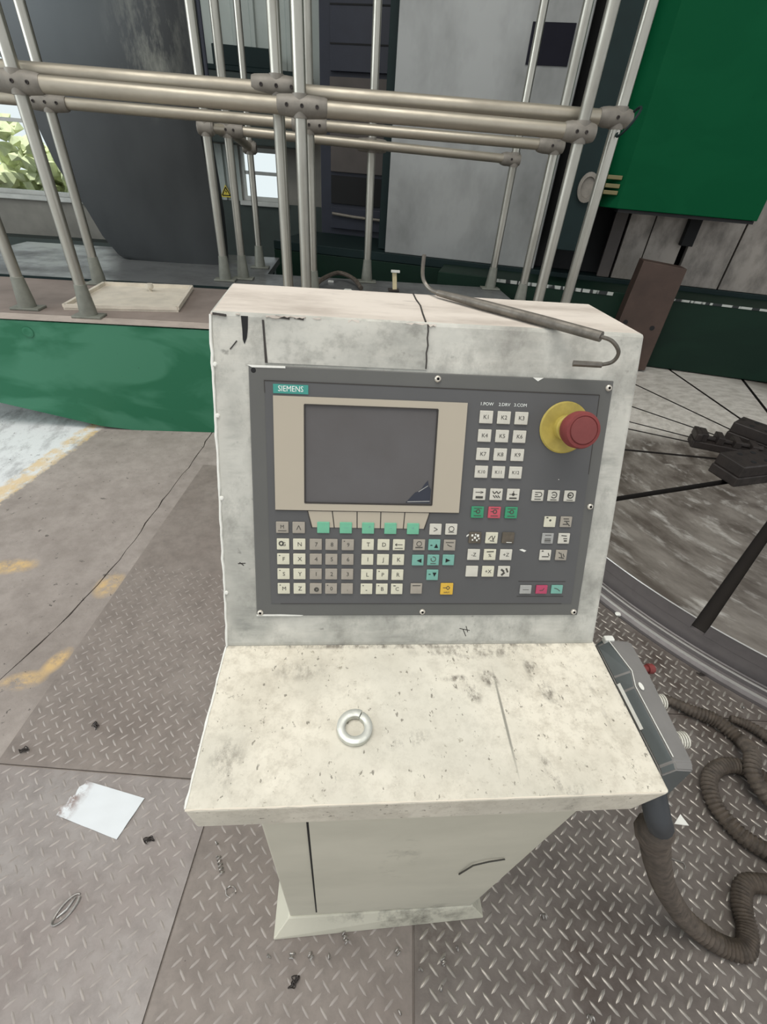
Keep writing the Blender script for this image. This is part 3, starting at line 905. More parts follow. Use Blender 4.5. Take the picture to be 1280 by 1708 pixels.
# beige surround with the screen opening left free
for r in ((0.0263, 0.1388, 0.0608, 0.2695), (0.2127, 0.1388, 0.2469, 0.2695), (0.0608, 0.1388, 0.2127, 0.1478), (0.0608, 0.2610, 0.2127, 0.2695)):
    box(b, (r[0], r[1], ZF), (r[2], r[3], ZF + 0.0022), 0.0)
sub('screen_surround', b, M['beige'])
b = BM(); box(b, (0, 0, 0), (0.1519, 0.1132, 0.0008)); sub('screen', b, M['screen'], (0.0608, 0.1478, ZF))
b = BM(); flat(b, [(0.120, 0.0022), (0.131, 0.0150), (0.137, 0.0170), (0.141, 0.0240), (0.1455, 0.0300), (0.147, 0.0235), (0.1500, 0.0190), (0.1495, 0.0022)], 0.0009, 0.0012, 0)
sub('torn_film', b, M['navy'], (0.0608, 0.1478, ZF), label='dark blue torn patch in the lower right corner of the screen')
b = BM(); bar(b, (0.135, 0.016), (0.146, 0.0235), 0.0008, 0.0012, 0.0014, 0); bar(b, (0.122, 0.0035), (0.149, 0.0045), 0.0010, 0.0012, 0.0014, 0); sub('film_edge', b, M['key_ash'], (0.0608, 0.1478, ZF))
b = BM()
for (p, q) in (((0, 0), (0.1519, 0)), ((0, 0.1132), (0.1519, 0.1132)), ((0, 0), (0, 0.1132)), ((0.1519, 0), (0.1519, 0.1132))):
    bar(b, p, q, 0.0014, 0.0008, 0.0026, 0)
sub('screen_frame', b, M['line'], (0.0608, 0.1478, ZF))
# maker's nameplate
b = BM(); box(b, (0, 0, 0), (0.0386, 0.0100, 0.0008), 0, 0)
text_bm(b, 'SIEMENS', 0.0088, 0.0193, 0.0050, 0.0009, 1, 0.0002, stretch=0.86)
sub('nameplate', b, [M['logo'], M['white']], (0.0264, 0.2720, ZF), label='small green nameplate with white SIEMENS lettering')
# tapering soft key labels
xt = [0.0637, 0.0930, 0.1227, 0.1514, 0.1806, 0.2112]; xb = [0.0690, 0.0957, 0.1232, 0.1515, 0.1797, 0.2055]
for k in range(5):
    b = BM()
    g = 0.0006
    flat(b, [(xt[k] + g, 0.1378), (xb[k] + g, 0.1175), (xb[k + 1] - g, 0.1175), (xt[k + 1] - g, 0.1378)], ZF, ZF + 0.0008, 0)
    sub('soft_key_label', b, M['beige'])
b = BM()
for k in range(6): bar(b, (xt[k], 0.1385), (xb[k], 0.1165), 0.0011, ZF, ZF + 0.001, 0)
bar(b, (0.0263, 0.1383), (0.2469, 0.1383), 0.0012, ZF, ZF + 0.001, 0)
sub('soft_key_divider', b, M['line'])
for (u, s) in ((0.2700, '1.POW'), (0.2910, '2.DRV'), (0.3101, '3.COM')):
    b = BM(); text_bm(b, s, 0.0052, u, 0.2690, ZF + 0.0002, 0, 0.0001); sub('key_caption', b, M['white'])
# framed group of three at the bottom right, small chip marks
b = BM()
for (p, q) in (((0.333, 0.0485), (0.396, 0.0485)), ((0.333, 0.0275), (0.396, 0.0275))): bar(b, p, q, 0.0006, ZF, ZF + 0.0003, 0)
sub('group_frame', b, M['line'])
b = BM(); flat(b, [(0.3215, 0.3008), (0.3280, 0.2968), (0.3345, 0.3008)], ZP, ZP + 0.0003, 0)
flat(b, [(-0.0015, 0.3010), (0.04, 0.3012), (0.04, 0.2990), (0.004, 0.2985)], ZP, ZP + 0.0004, 0)
flat(b, [(0.0, 0.0), (0.055, 0.0), (0.058, 0.0010), (0.03, 0.0022), (0.0, 0.0022)], ZP, ZP + 0.0003, 0)
flat(b, [(0.333, 0.0925), (0.3385, 0.0905), (0.3360, 0.0885), (0.329, 0.0915)], ZF, ZF + 0.0004, 0)
flat(b, [(0.2595, 0.1095), (0.2635, 0.1125), (0.2635, 0.1105), (0.2595, 0.1075)], ZF, ZF + 0.0004, 0)
flat(b, [(0.3675, 0.1825), (0.3688, 0.1832), (0.3690, 0.1820)], ZF, ZF + 0.0004, 0)
sub('paint_chip', b, M['label_white'])['kind'] = 'stuff'


def key_bm(w=0.0148, h=0.0140, t=0.0022):
    bm = BM(); box(bm, (-w / 2, -h / 2, 0), (w / 2, h / 2, t), 0.0007, 0); return bm


KT = 0.0022; KZ0, KZ1 = KT, KT + 0.0002


def put_key(u, v, mat, legend=None, w=0.0148, h=0.0140, label=None, name='key', pm='print'):
    bm = key_bm(w, h)
    if isinstance(legend, str):
        text_bm(bm, legend, 0.0074 if len(legend) == 1 else 0.0066 if len(legend) == 2 else 0.0056, 0.0006 if len(legend) == 1 else 0, 0, KZ0, 1, 0.0002)
    elif legend:
        legend(bm)
    return sub(name, bm, [M[mat], M[pm]], (u / 1000, v / 1000, ZF), label=label)


mm = 0.001
def tri(ang, dx=0.0, dy=0.0, s=4.2, extra=True):
    def f(bm):
        c, n_ = math.cos(ang), math.sin(ang)
        P = [(-s * .6, -s * .55), (-s * .6, s * .55), (s * .6, 0)]
        flat(bm, [((dx + x * c - y * n_) * mm, (dy + x * n_ + y * c) * mm) for x, y in P], KZ0, KZ1)
        if extra: bar(bm, (-5 * mm, (dy + 0.5) * mm), (-2.5 * mm, (dy + 0.5) * mm), 1.1 * mm, KZ0, KZ1)
    return f
def lines(*segs, w=0.8):
    def f(bm):
        for s in segs: bar(bm, (s[0] * mm, s[1] * mm), (s[2] * mm, s[3] * mm), w * mm, KZ0, KZ1)
    return f
def both(*fs):
    def f(bm):
        for g in fs: g(bm)
    return f
def circ(x, y, r, w=0.8, a0=0.0, a1=2 * PI):
    return lambda bm: ring(bm, x * mm, y * mm, r * mm, w * mm, KZ0, KZ1, a0, a1)
def txt(s, size, x=0, y=0):
    return lambda bm: text_bm(bm, s, size * mm, x * mm, y * mm, KZ0, 1, 0.0002)
def fill(x0, y0, x1, y1):
    return lambda bm: rect(bm, x0 * mm, y0 * mm, x1 * mm, y1 * mm, KZ0, KZ1)


sup = lines((-5, 4.8, -3.6, 4.8), w=1.1)
# soft key row
put_key(33.9, 117, 'key_grey', both(txt('M', 6.5, 0, 0.8), lines((-5, -4, 5, -4))))
put_key(53.3, 117, 'key_grey', lines((-2.4, -2.6, 0, 2.8), (0, 2.8, 2.4, -2.6)))
for u, lg in ((82.6, None), (109.6, lines((-2, 0.5, 3, 0.5), w=0.5)), (136.5, lines((0, 2, 3, 2), (2, 0, 2, 3))), (163.8, lines((-1, 0, 2, 1), w=0.6)), (191.6, lines((-2, 1, 1, 1), (0, 0, 0, 2)))):
    put_key(u, 117.5, 'key_mint', lg, label='mint green blank soft key', pm='key_teal')
put_key(219.5, 117.3, 'key_white', lines((-2.2, 2.4, 2.4, 0), (2.4, 0, -2.2, -2.4)))
put_key(239.2, 117.6, 'key_white', both(circ(0, 0.6, 3.2), lines((-3.5, -3.6, 3.5, -3.6))))
# letters and numbers
LEFT = [
    [(both(txt('G', 7, 1, 0), circ(-2, 1, 2.4, 1.6)), 'key_cream'), ('N', 'key_cream'), ('7', 'key_grey'), ('8', 'key_grey'), (both(txt('9', 7, .5, 0), sup), 'key_grey')],
    [(both(txt('F', 7, .5, 0), sup), 'key_cream'), ('X', 'key_cream'), ('4', 'key_grey'), ('5', 'key_grey'), ('6', 'key_grey')],
    [(both(txt('S', 7, .5, 0), sup), 'key_cream'), ('Y', 'key_cream'), ('1', 'key_grey'), ('2', 'key_grey'), ('3', 'key_grey')],
    [(both(txt('M', 7, .5, 0), sup), 'key_cream'), ('Z', 'key_cream'), (both(txt('-', 9, 0, 0), circ(1, -1, 2, 2.2)), 'key_grey'), (both(txt('0', 7, .5, 0), sup), 'key_grey'), ('.', 'key_grey')]]
for r, v in enumerate((96.0, 77.0, 57.6, 38.3)):
    for (lg, mt), u in zip(LEFT[r], (34.5, 53.8, 73.6, 92.6, 112.4)): put_key(u, v, mt, lg)
MID = [['T', 'D', lines((-4.5, 0.4, 4.5, 0.4), (-4.5, 0.4, -2.4, 2), (-4.5, 0.4, -2.4, -1.2), (-5, -4.2, 5, -4.2))], ['I', 'J', 'K'], ['L', both(txt('P', 7, .5, 0), sup), 'R'],
       [both(txt('-', 8, 0, -1), sup), both(txt('B', 7, .5, 0), sup), both(txt('C', 7, .5, 0), lines((-4.5, 4.6, -1.5, 4.6), w=1.1))]]
for r, v in enumerate((96.6, 77.2, 57.2, 38.0)):
    for lg, u in zip(MID[r], (136.8, 156.1, 175.1)): put_key(u, v, 'key_cream', lg)
# cursor cluster
put_key(200.2, 96.9, 'key_grey', both(circ(0, 1.6, 3), lines((-4.6, -3.2, 4.6, -3.2), w=1.4)))
put_key(219.3, 97.2, 'key_teal', tri(PI / 2, 2.4, -1.0, 4.6), label='blue-green cursor key', pm='black')
put_key(238.5, 97.0, 'key_grey', lines((-5, 3.6, 5, 3.6), (-3, 1, 0, -1), (0, -1, 3, -1.6), w=1.0))
put_key(199.9, 76.8, 'key_teal', tri(PI, 1.4, -0.4, 5.0, False), label='blue-green cursor key', pm='black')
put_key(219.2, 77.2, 'key_teal', both(circ(0, 1.4, 3.0, 0.9, -PI * 1.15, PI * 0.6), lines((-3.4, -4.4, 3.4, -4.4), w=0.9)), label='blue-green cursor key')
put_key(238.5, 77.4, 'key_teal', tri(0, -0.6, -0.4, 5.0, False), label='blue-green cursor key', pm='black')
put_key(219.5, 57.3, 'key_teal', tri(-PI / 2, 2.4, 0.6, 4.6), label='blue-green cursor key', pm='black')
put_key(200.0, 38.6, 'key_grey', lines((-5, 4.4, 5, 4.4), w=1.0))
put_key(239.3, 38.3, 'key_yellow', both(lines((-5, 1.8, -1, 1.8), (-1, 1.8, 1.2, 4.2), (1.2, 4.2, 3.8, 1.8), (3.8, 1.8, 1.2, -0.8), (1.2, -0.8, -1, 1.8), w=0.9), txt('INPUT', 2.6, 0, -4.6)), 0.0162, 0.0155, 'yellow input key with dark arrow symbol')
# K block
for r, v in enumerate((254.3, 232.9, 211.2, 189.9)):
    for k, u in enumerate((270.3, 291.4, 312.5)): put_key(u, v, 'key_white', 'K%d' % (3 * r + k + 1), 0.0158, 0.0146)
KW = dict(w=0.0156, h=0.0144)
put_key(270.4, 162.4, 'key_white', both(lines((-5, 2.6, 1, 2.6), (1, 3.6, 4.5, 2.6), (4.5, 2.6, 1, 1.6), w=0.9), fill(-4.5, -5, 4.5, -2.2)), **KW)
put_key(291.4, 162.6, 'key_white', lines((-5, 4, -2.4, 1), (-2.4, 1, 0, 4), (0, 4, 2.4, 1), (2.4, 1, 5, 4), (-4, -1, -1, -4), (-1, -1, 2, -4), (2, -1, 4.5, -4), w=1.2), **KW)
put_key(312.6, 162.8, 'key_white', both(lines((-5, 0.4, 5, 0.4), (0, -1.5, 0, 4.6), w=0.8), circ(0, 0.4, 1.0, 1.6), fill(-4.6, -5.2, 4.6, -3.4)), **KW)
for u, mt, lb in ((270.2, 'key_green', 'green spindle key'), (291.4, 'key_red', 'red spindle stop key'), (312.7, 'key_green', 'green spindle key')):
    put_key(u, 139.9, mt, both(circ(0.4, 1.2, 2.2, 1.2), lines((-5, 5.2, 5, 5.2), (-5, 1.2, -1, 1.2), (-4.6, -4.2, 4.6, -4.2), w=0.9)), label=lb, **KW)
# axis block, worn and partly torn off
put_key(270.0, 107.0, 'key_dark', lambda bm: [rect(bm, x * mm, y * mm, (x + s) * mm, (y + s * 1.2) * mm, KZ0, KZ1 + 0.0004) for x, y, s in ((-5, 2, 2.2), (-1.6, -1, 2.4), (-4, -3.4, 1.6), (2, 1.5, 2.6), (1.4, -4, 1.8), (-0.6, 3.6, 1.6), (4, -1.6, 1.6))],
        label='torn axis key showing dark stubs', pm='label_white', **KW)
put_key(291.2, 107.1, 'key_cream', lines((-4, -2, -1, 2.5), (0, 3, 2, -3), (2, -2, 4, 3), (-2, -3.5, 3.5, -4), w=1.0), **KW)
put_key(312.4, 107.4, 'key_dark', lines((-2, -5.6, 5, -5.8), w=0.8), label='axis key worn away to a dark patch', pm='label_white', **KW)
put_key(270.2, 84.9, 'key_white', '-Z', **KW)
put_key(291.0, 85.0, 'key_cream', both(lines((-4.5, 4, 4.5, 4.4), w=1.4), txt('%', 6, 0, -1)), **KW)
put_key(311.8, 85.1, 'key_white', '+Z', **KW)
put_key(269.9, 62.5, 'key_white', None, **KW)
put_key(290.8, 62.5, 'key_cream', '+X', **KW)
put_key(311.5, 62.6, 'key_white', both(lines((-4, 3, 0, 0), (-3, -5, 1, -1), w=2.6), lines((2.5, 4.5, 5, -1), w=2.2)), **KW)
# right block
RK = dict(w=0.0148, h=0.0138)
put_key(343.8, 162.4, 'key_white', both(lines((-4, 4, 2, 4), (-4, -1.4, 2, -1.4), (-4, 1.3, 0, 1.3), w=1.0), circ(2, 1.3, 2.7, 1.0, -PI / 2, PI / 2), fill(-4, -5, 4, -4)), **RK)
put_key(364.0, 162.5, 'key_white', both(circ(0, 1, 3.6, 1.2, -PI * .8, PI * .8), lines((-2, 1, 2, 1), (-4, -5, 4, -5), w=1.0)), **RK)
put_key(384.9, 162.5, 'key_white', both(circ(0.4, 1, 3.4, 1.4), fill(-2.5, 0, 1.5, 2), lines((-4, -5, 4, -5))), **RK)
put_key(363.7, 129.2, 'key_cream', both(circ(0, 2, 0.8, 1.2), lines((-5.5, 5.5, -3, 5.5), w=1.6)), **RK)
put_key(384.6, 129.4, 'key_grey', lines((-4, 4, 3, 4), (-3, 1, 4, 1), (-4, -3, 2, -3), (0, 0, 5, -5), w=1.2), **RK)
put_key(363.6, 107.4, 'key_ash', both(lines((-4, 4.4, 4, 4.4), (-4, -4.4, 4, -4.4), (-4, 0, 4, 0)), fill(-4, -3, 4, -1.5)), **RK)
put_key(384.9, 107.6, 'key_white', both(lines((-4, 4, 3, 3.4), (-1, 0, 4, 0), w=1.2), fill(0, -4, 4, -2)), **RK)
put_key(363.3, 85.2, 'key_white', both(lines((-5.5, 5.5, -3, 5.5), w=1.4), lines((-4.4, -2, 4.4, -2), (3.4, 3, 5, -1), w=1.2)), **RK)
put_key(384.4, 85.3, 'key_grey', lines((-4, 4, -2, 2), (-1, 3, 1, -3), (2, 2, 4, -2), (-3, -3, 4, -4), w=1.2), **RK)
SK = dict(w=0.0152, h=0.0118)
put_key(343.2, 37.8, 'key_ash', lines((-4, 0, 4, 0), w=0.5), label='grey key in the bottom row of three', **SK)
put_key(364.6, 37.8, 'key_pink', lines((-3, -1, 1, -1), (1, -1, 3, 2), w=0.8), label='pink key in the bottom row of three', **SK)
put_key(385.2, 38.0, 'key_teal', lines((-4, 2, 0, 1), (0, 1, 4, -2), w=0.9), label='blue-green key in the bottom row of three', **SK)
# screws
for (u, v) in ((210.6, 294.6), (4.8, 4.8), (414.3, 292.6), (413.9, 149.3), (413.5, 5.4), (210.0, 5.7)):
    b = BM(); lathe(b, [(0, 0), (0.0037, 0), (0.0036, 0.0016), (0.0024, 0.0028), (0.0016, 0.0028), (0.0016, 0.0006), (0, 0.0006)], 16)
    for f in b.faces:
        c = f.calc_center_median()
        if (c.x ** 2 + c.y ** 2) ** 0.5 < 0.0017: f.material_index = 1
    sub('screw', b, [M['screw'], M['black']], (u / 1000, v / 1000, ZP), True)
b = BM(); lathe(b, [(0, 0.0004), (0.0024, 0.0004), (0.0028, 0)], 12); sub('screw_hole', b, M['black'], (0.0053, 0.2955, ZP), label='empty screw hole')

# emergency stop
es = bpy.data.objects.new('emergency_stop', None); link(es, con); es.rotation_euler = FROT
es.location = PO + Vector((0, 0, 0)); es.location = PO + Vector((0.3665, 0, 0)) + Vector((0, ST, CT)) * 0.2453 + Vector((0, -CT, ST)) * ZF
b = BM(); lathe(b, [(0, 0), (0.0300, 0), (0.0305, 0.0012), (0.0290, 0.0030), (0.0180, 0.0038), (0.016, 0.0038), (0, 0.0038)], 40); obj('collar', b, M['yellow'], es, smooth=True)
b = BM(); lathe(b, [(0, 0.003), (0.0150, 0.003), (0.0150, 0.012), (0.0135, 0.013), (0.0135, 0.024), (0, 0.024)], 32); obj('button_shaft', b, M['yellow'], es, smooth=True)
b = BM(); lathe(b, [(0, 0.022), (0.0135, 0.022), (0.0185, 0.027), (0.0205, 0.034), (0.0205, 0.043), (0.0190, 0.0465), (0.0160, 0.0470), (0.0155, 0.0462), (0, 0.0462)], 40)
obj('mushroom_button', b, M['red'], es, smooth=True)
b = BM(); lathe(b, [(0, 0.0462), (0.0150, 0.0462), (0.0145, 0.0478), (0, 0.0482)], 32); obj('button_top', b, M['red_top'], es, smooth=True)

# ================================================================ THINGS ON THE CONSOLE
# hooked rod lying across the top
b = BM()
zr = TOPF.z + 0.0065
thick = [(0.020, 0.4665, zr), (0.07, 0.4125, zr), (0.124, 0.355, zr), (0.1705, 0.3015, zr)]
O_ = Vector((0.1, 0.38, TOPF.z))
Lc = lambda pts: [Vector(p) - O_ for p in pts]
rod = thing('wire_hook_tool', 'steel rod with thin hooked ends lying across the top of the console', 'hook tool', O_)
tube(b, Lc(thick), [0.0040, 0.0058, 0.0058, 0.0056], 12); obj('rod_handle', b, M['rod'], rod, smooth=True)
b = BM(); tube(b, smooth_path(Lc([(0.170, 0.302, zr), (0.180, 0.297, zr - 0.002), (0.189, 0.295, zr - 0.009), (0.1935, 0.297, zr - 0.017), (0.192, 0.301, zr - 0.026), (0.184, 0.306, zr - 0.031)]), 5), 0.0021, 8)
tube(b, Lc([(0.1845, 0.306, zr - 0.0312), (0.155, 0.3135, zr - 0.0335)]), 0.0034, 8)
obj('hook_end', b, M['rod'], rod, smooth=True)
b = BM(); tube(b, smooth_path(Lc([(0.021, 0.4655, zr), (0.013, 0.482, zr), (0.007, 0.493, zr + 0.004), (0.0025, 0.498, zr + 0.012), (0.001, 0.498, zr + 0.024), (0.001, 0.498, zr + 0.039)]), 5), 0.0026, 8)
obj('hook_end', b, M['rod'], rod, smooth=True)

# split spring washer on the desk
b = BM()
n = 56
pr = [(-0.0043, -0.0034), (0.0043, -0.0034), (0.0043, 0.0026), (0.0030, 0.0034), (-0.0030, 0.0034), (-0.0043, 0.0026)]
prev = None
for k in range(n + 1):
    a = 1.12 + (2 * PI - 0.05) * k / n
    lift = 0.0035 + 0.0022 * (1 - k / n)
    R_ = 0.0153
    rg = [b.verts.new(((R_ + r) * math.cos(a), (R_ + r) * math.sin(a), z + lift)) for r, z in pr]
    if prev:
        for i in range(6): b.faces.new([prev[i], prev[(i + 1) % 6], rg[(i + 1) % 6], rg[i]])
    else: b.faces.new(rg)
    prev = rg
b.faces.new(prev[::-1])
tag(obj('spring_washer', b, M['zinc'], None, (-0.0825, 0.0755, HD), (0, 0, 0), True), 'zinc plated split spring washer lying on the cream desk', 'washer')

# ================================================================ HANDHELD UNIT beside the desk
hu = thing('handheld_unit', 'dark grey handheld control unit with coiled cable hanging at the right edge of the desk', 'handheld controller', (0.285, 0.12, 0.80))
H0 = Vector((0.285, 0.12, 0.80))
b = BM()
secs = []
for (y, xl, xm, xr, zt_, zl, zb_) in ((0.208, 0.270, 0.276, 0.300, 0.878, 0.868, 0.800), (0.200, 0.2665, 0.279, 0.313, 0.886, 0.872, 0.796), (0.150, 0.2660, 0.286, 0.312, 0.887, 0.873, 0.794), (0.128, 0.266, 0.280, 0.311, 0.886, 0.872, 0.794), (0.036, 0.2665, 0.279, 0.303, 0.886, 0.872, 0.794), (0.028, 0.2672, 0.279, 0.301, 0.882, 0.868, 0.797)):
    secs.append([b.verts.new((x - H0.x, y - H0.y, z - H0.z)) for x, z in ((xl, zb_), (xl, zl), (xm, zt_), (xr, zt_ - 0.004), (xr + 0.001, zb_))])
for s, t in zip(secs, secs[1:]):
    for i in range(5):
        f = b.faces.new([s[i], s[(i + 1) % 5], t[(i + 1) % 5], t[i]])
        if i in (0, 1): f.material_index = 1
b.faces.new(secs[0]); f = b.faces.new(secs[-1][::-1]); f.material_index = 1
bmesh.ops.bevel(b, geom=b.edges[:], offset=0.0015, segments=2, affect='EDGES')
obj('unit_body', b, [M['pendant'], M['pendant_dark']], hu)
b = BM(); tube(b, [Vector(p) - H0 for p in ((0.2775, 0.198, 0.8872), (0.2863, 0.150, 0.8882), (0.2803, 0.128, 0.8872), (0.2795, 0.04, 0.8872))], 0.0006, 6)
obj('worn_edge', b, M['label_white'], hu)
b = BM()
v = [Vector(p) - H0 for p in ((0.2664, 0.139, 0.8732), (0.2692, 0.139, 0.8766), (0.2690, 0.078, 0.8764), (0.2664, 0.078, 0.8732))]
up = Vector((-0.7, 0, 0.7)) * 0.0012
lo = [b.verts.new(p) for p in v]; hi = [b.verts.new(p + up) for p in v]
b.faces.new(lo); b.faces.new(hi[::-1])
for i in range(4): b.faces.new([lo[i], lo[(i + 1) % 4], hi[(i + 1) % 4], hi[i]])
obj('sticker', b, M['label_white'], hu, label='narrow white label strip')
b = BM(); lathe(b, [(0, 0), (0.005, 0), (0.005, 0.0008), (0, 0.0008)], 16, Matrix.Translation(Vector((0.288, 0.128, 0.8868)) - H0) @ Matrix.Diagonal((0.55, 1.1, 1, 1)))
obj('sticker', b, M['label_white'], hu, label='small oval white label')
b = BM(); box(b, tuple(Vector((0.273, 0.1985, 0.878)) - H0), tuple(Vector((0.287, 0.2075, 0.8885)) - H0), 0.002); obj('hanging_loop', b, M['label_white'], hu)
for y in (0.126, 0.075):
    b = BM()
    for k in range(7):
        x = 0.312 + 0.0032 * k
        lathe(b, [(0, 0), (0.0100, 0), (0.0100, 0.0020), (0, 0.0020)], 16, Matrix.Translation(Vector((x, y, 0.852)) - H0) @ Matrix.Rotation(PI / 2, 4, 'Y'))
        if k < 6: lathe(b, [(0, 0.0020), (0.0085, 0.0020), (0.0085, 0.0032), (0, 0.0032)], 12, Matrix.Translation(Vector((x, y, 0.852)) - H0) @ Matrix.Rotation(PI / 2, 4, 'Y'), 1)
    obj('ribbed_knob', b, [M['knob'], M['print']], hu)
b = BM(); lathe(b, [(0, 0), (0.006, 0), (0.005, 0.030), (0.0072, 0.031), (0.0072, 0.038), (0.005, 0.041), (0, 0.041)], 20, Matrix.Translation(Vector((0.312, 0.180, 0.846)) - H0) @ Matrix.Rotation(PI / 2, 4, 'Y'))
obj('stop_button', b, M['red'], hu, smooth=True, label='small red stop button on the outer side')
# gland at the lower end, dark elbow around the desk corner
b = BM(); tube(b, smooth_path([Vector(p) - H0 for p in ((0.285, 0.034, 0.812), (0.284, 0.022, 0.806), (0.286, 0.010, 0.795), (0.294, 0.006, 0.780))], 5), 0.0150, 14)
obj('cable_gland', b, M['rubber'], hu, smooth=True)
for p in (((0.2915, 0.036, 0.8), (0.302, 0.030, 0.8), (0.306, 0.019, 0.802)), ((0.318, 0.010, 0.772), (0.332, 0.020, 0.772), (0.337, 0.008, 0.770))):
    b = BM(); vs = [Vector(q) - H0 for q in p]
    lo = [b.verts.new(q) for q in vs]; hi = [b.verts.new(q + Vector((0, 0, 0.0012))) for q in vs]
    b.faces.new(lo); b.faces.new(hi[::-1])
    for i in range(3): b.faces.new([lo[i], lo[(i + 1) % 3], hi[(i + 1) % 3], hi[i]])
    obj('white_tag', b, M['label_white'], hu, label='small white triangular tag by the gland')


def coil_cable(path, r, n=10, ridge=0.22, pitch=0.009):
    P = smooth_path([Vector(p) for p in path], 14)
    out = [P[0]]; acc = 0
    dense = []
    for a, c in zip(P, P[1:]):
        L = (c - a).length; k = max(1, int(L / (pitch / 2)))
        for i in range(k): dense.append(a.lerp(c, i / k))
    dense.append(P[-1])
    rs = [r * (1 + (ridge if i % 2 else -ridge) * 0.5) for i in range(len(dense))]
    rs = [v * min(1.0, 0.62 + 0.38 * i / 24) for i, v in enumerate(rs)]
    bm = BM(); tube(bm, dense, rs, n); return bm


path = [(0.293, 0.006, 0.782), (0.306, 0.011, 0.752), (0.335, 0.026, 0.69), (0.388, 0.043, 0.60), (0.466, 0.050, 0.45), (0.578, 0.053, 0.25), (0.700, 0.036, 0.07), (0.776, 0.0, 0.025), (0.832, -0.016, 0.024), (0.866, 0.016, 0.024), (0.885, 0.062, 0.024),
        (0.925, 0.101, 0.024), (0.993, 0.098, 0.024), (1.055, 0.10, 0.024), (1.050, 0.150, 0.024), (0.991, 0.201, 0.024), (0.963, 0.275, 0.024), (0.989, 0.345, 0.024), (1.054, 0.380, 0.024), (1.12, 0.372, 0.026), (1.175, 0.325, 0.026)]
obj('coiled_cable', coil_cable([Vector(p) - H0 for p in path], 0.021, 10), M['cable'], hu, smooth=True)
path = [(1.0, 0.605, 0.02), (1.07, 0.555, 0.024), (1.13, 0.52, 0.024), (1.17, 0.455, 0.024), (1.145, 0.40, 0.058), (1.10, 0.33, 0.060), (1.15, 0.26, 0.026), (1.26, 0.23, 0.024), (1.40, 0.22, 0.024), (1.55, 0.3, 0.024)]
tag(obj('floor_cable', coil_cable(path, 0.021, 10), M['cable'], None, (0, 0, 0), (0, 0, 0), True), 'dark ridged cable looping on the oily tread plate towards the turntable', 'cable')
path = [(1.19, 0.53, 0.018), (1.24, 0.50, 0.02), (1.29, 0.44, 0.02), (1.33, 0.36, 0.02), (1.42, 0.31, 0.02), (1.6, 0.32, 0.02)]
tag(obj('floor_cable', coil_cable(path, 0.018, 10), M['cable'], None, (0, 0, 0), (0, 0, 0), True), 'brown dusty cable end lying on the tread plate nearest the turntable rim', 'cable')

# ================================================================ THINGS ON THE FLOOR
# paper
c4 = [Vector((-0.791, 0.405)), Vector((-0.621, 0.356)), Vector((-0.657, 0.263)), Vector((-0.833, 0.324))]
ctr = sum(c4, Vector((0, 0))) / 4
ax = (c4[1] - c4[0]).normalized(); ang = math.atan2(ax.y, ax.x)
b = BM()
nx, ny = 16, 10
gv = {}
for lay in (0, 1):
    for i in range(nx + 1):
        for j in range(ny + 1):
            s, t = i / nx, j / ny
            p = c4[0].lerp(c4[1], s).lerp(c4[3].lerp(c4[2], s), t) - ctr
            q = Vector((p.x * math.cos(-ang) - p.y * math.sin(-ang), p.x * math.sin(-ang) + p.y * math.cos(-ang)))
            if i == 0: q.x += 0.004 * math.sin(j * 2.1)
            z = 0.0026 + 0.0012 * math.sin(i * 0.9 + j * 0.5) * math.sin(j * 0.8) + (0.002 * max(0, 1 - s * 4) * math.sin(j * 1.7) ** 2)
            gv[lay, i, j] = b.verts.new((q.x, q.y, z + 0.0005 * lay))
for i in range(nx):
    for j in range(ny):
        b.faces.new([gv[1, i, j], gv[1, i + 1, j], gv[1, i + 1, j + 1], gv[1, i, j + 1]]); b.faces.new([gv[0, i, j], gv[0, i, j + 1], gv[0, i + 1, j + 1], gv[0, i + 1, j]])
for i in range(nx):
    for j in (0, ny): b.faces.new([gv[0, i, j], gv[0, i + 1, j], gv[1, i + 1, j], gv[1, i, j]])
for j in range(ny):
    for i in (0, nx): b.faces.new([gv[0, i, j], gv[0, i, j + 1], gv[1, i, j + 1], gv[1, i, j]])
tag(obj('paper_sheet', b, M['paper'], None, (ctr.x, ctr.y, 0.0), (0, 0, ang), True), 'white sheet of paper with a dirty left edge on the tread plate', 'paper')
b = BM(); bmesh.ops.create_icosphere(b, subdivisions=2, radius=0.016, matrix=Matrix.Diagonal((1.25, 0.8, 0.35, 1)))
for v in b.verts: v.co += Vector([random.uniform(-0.0015, 0.0015) for _ in range(3)])
tag(obj('white_scrap', b, M['label_white'], None, (1.029, 0.982, 0.0058), (0, 0, 0.3), True), 'small white crumpled scrap on the floor beside the turntable rim', 'scrap')


def curl(turns, r, pitch, w=0.0016, flat_=0.35):
    bm = BM(); n = int(turns * 12)
    pts = [(k / 12 * pitch, r * math.cos(2 * PI * k / 12), r + 0.0012 + r * math.sin(2 * PI * k / 12)) for k in range(n + 1)]
    tube(bm, pts, w, 5); return bm


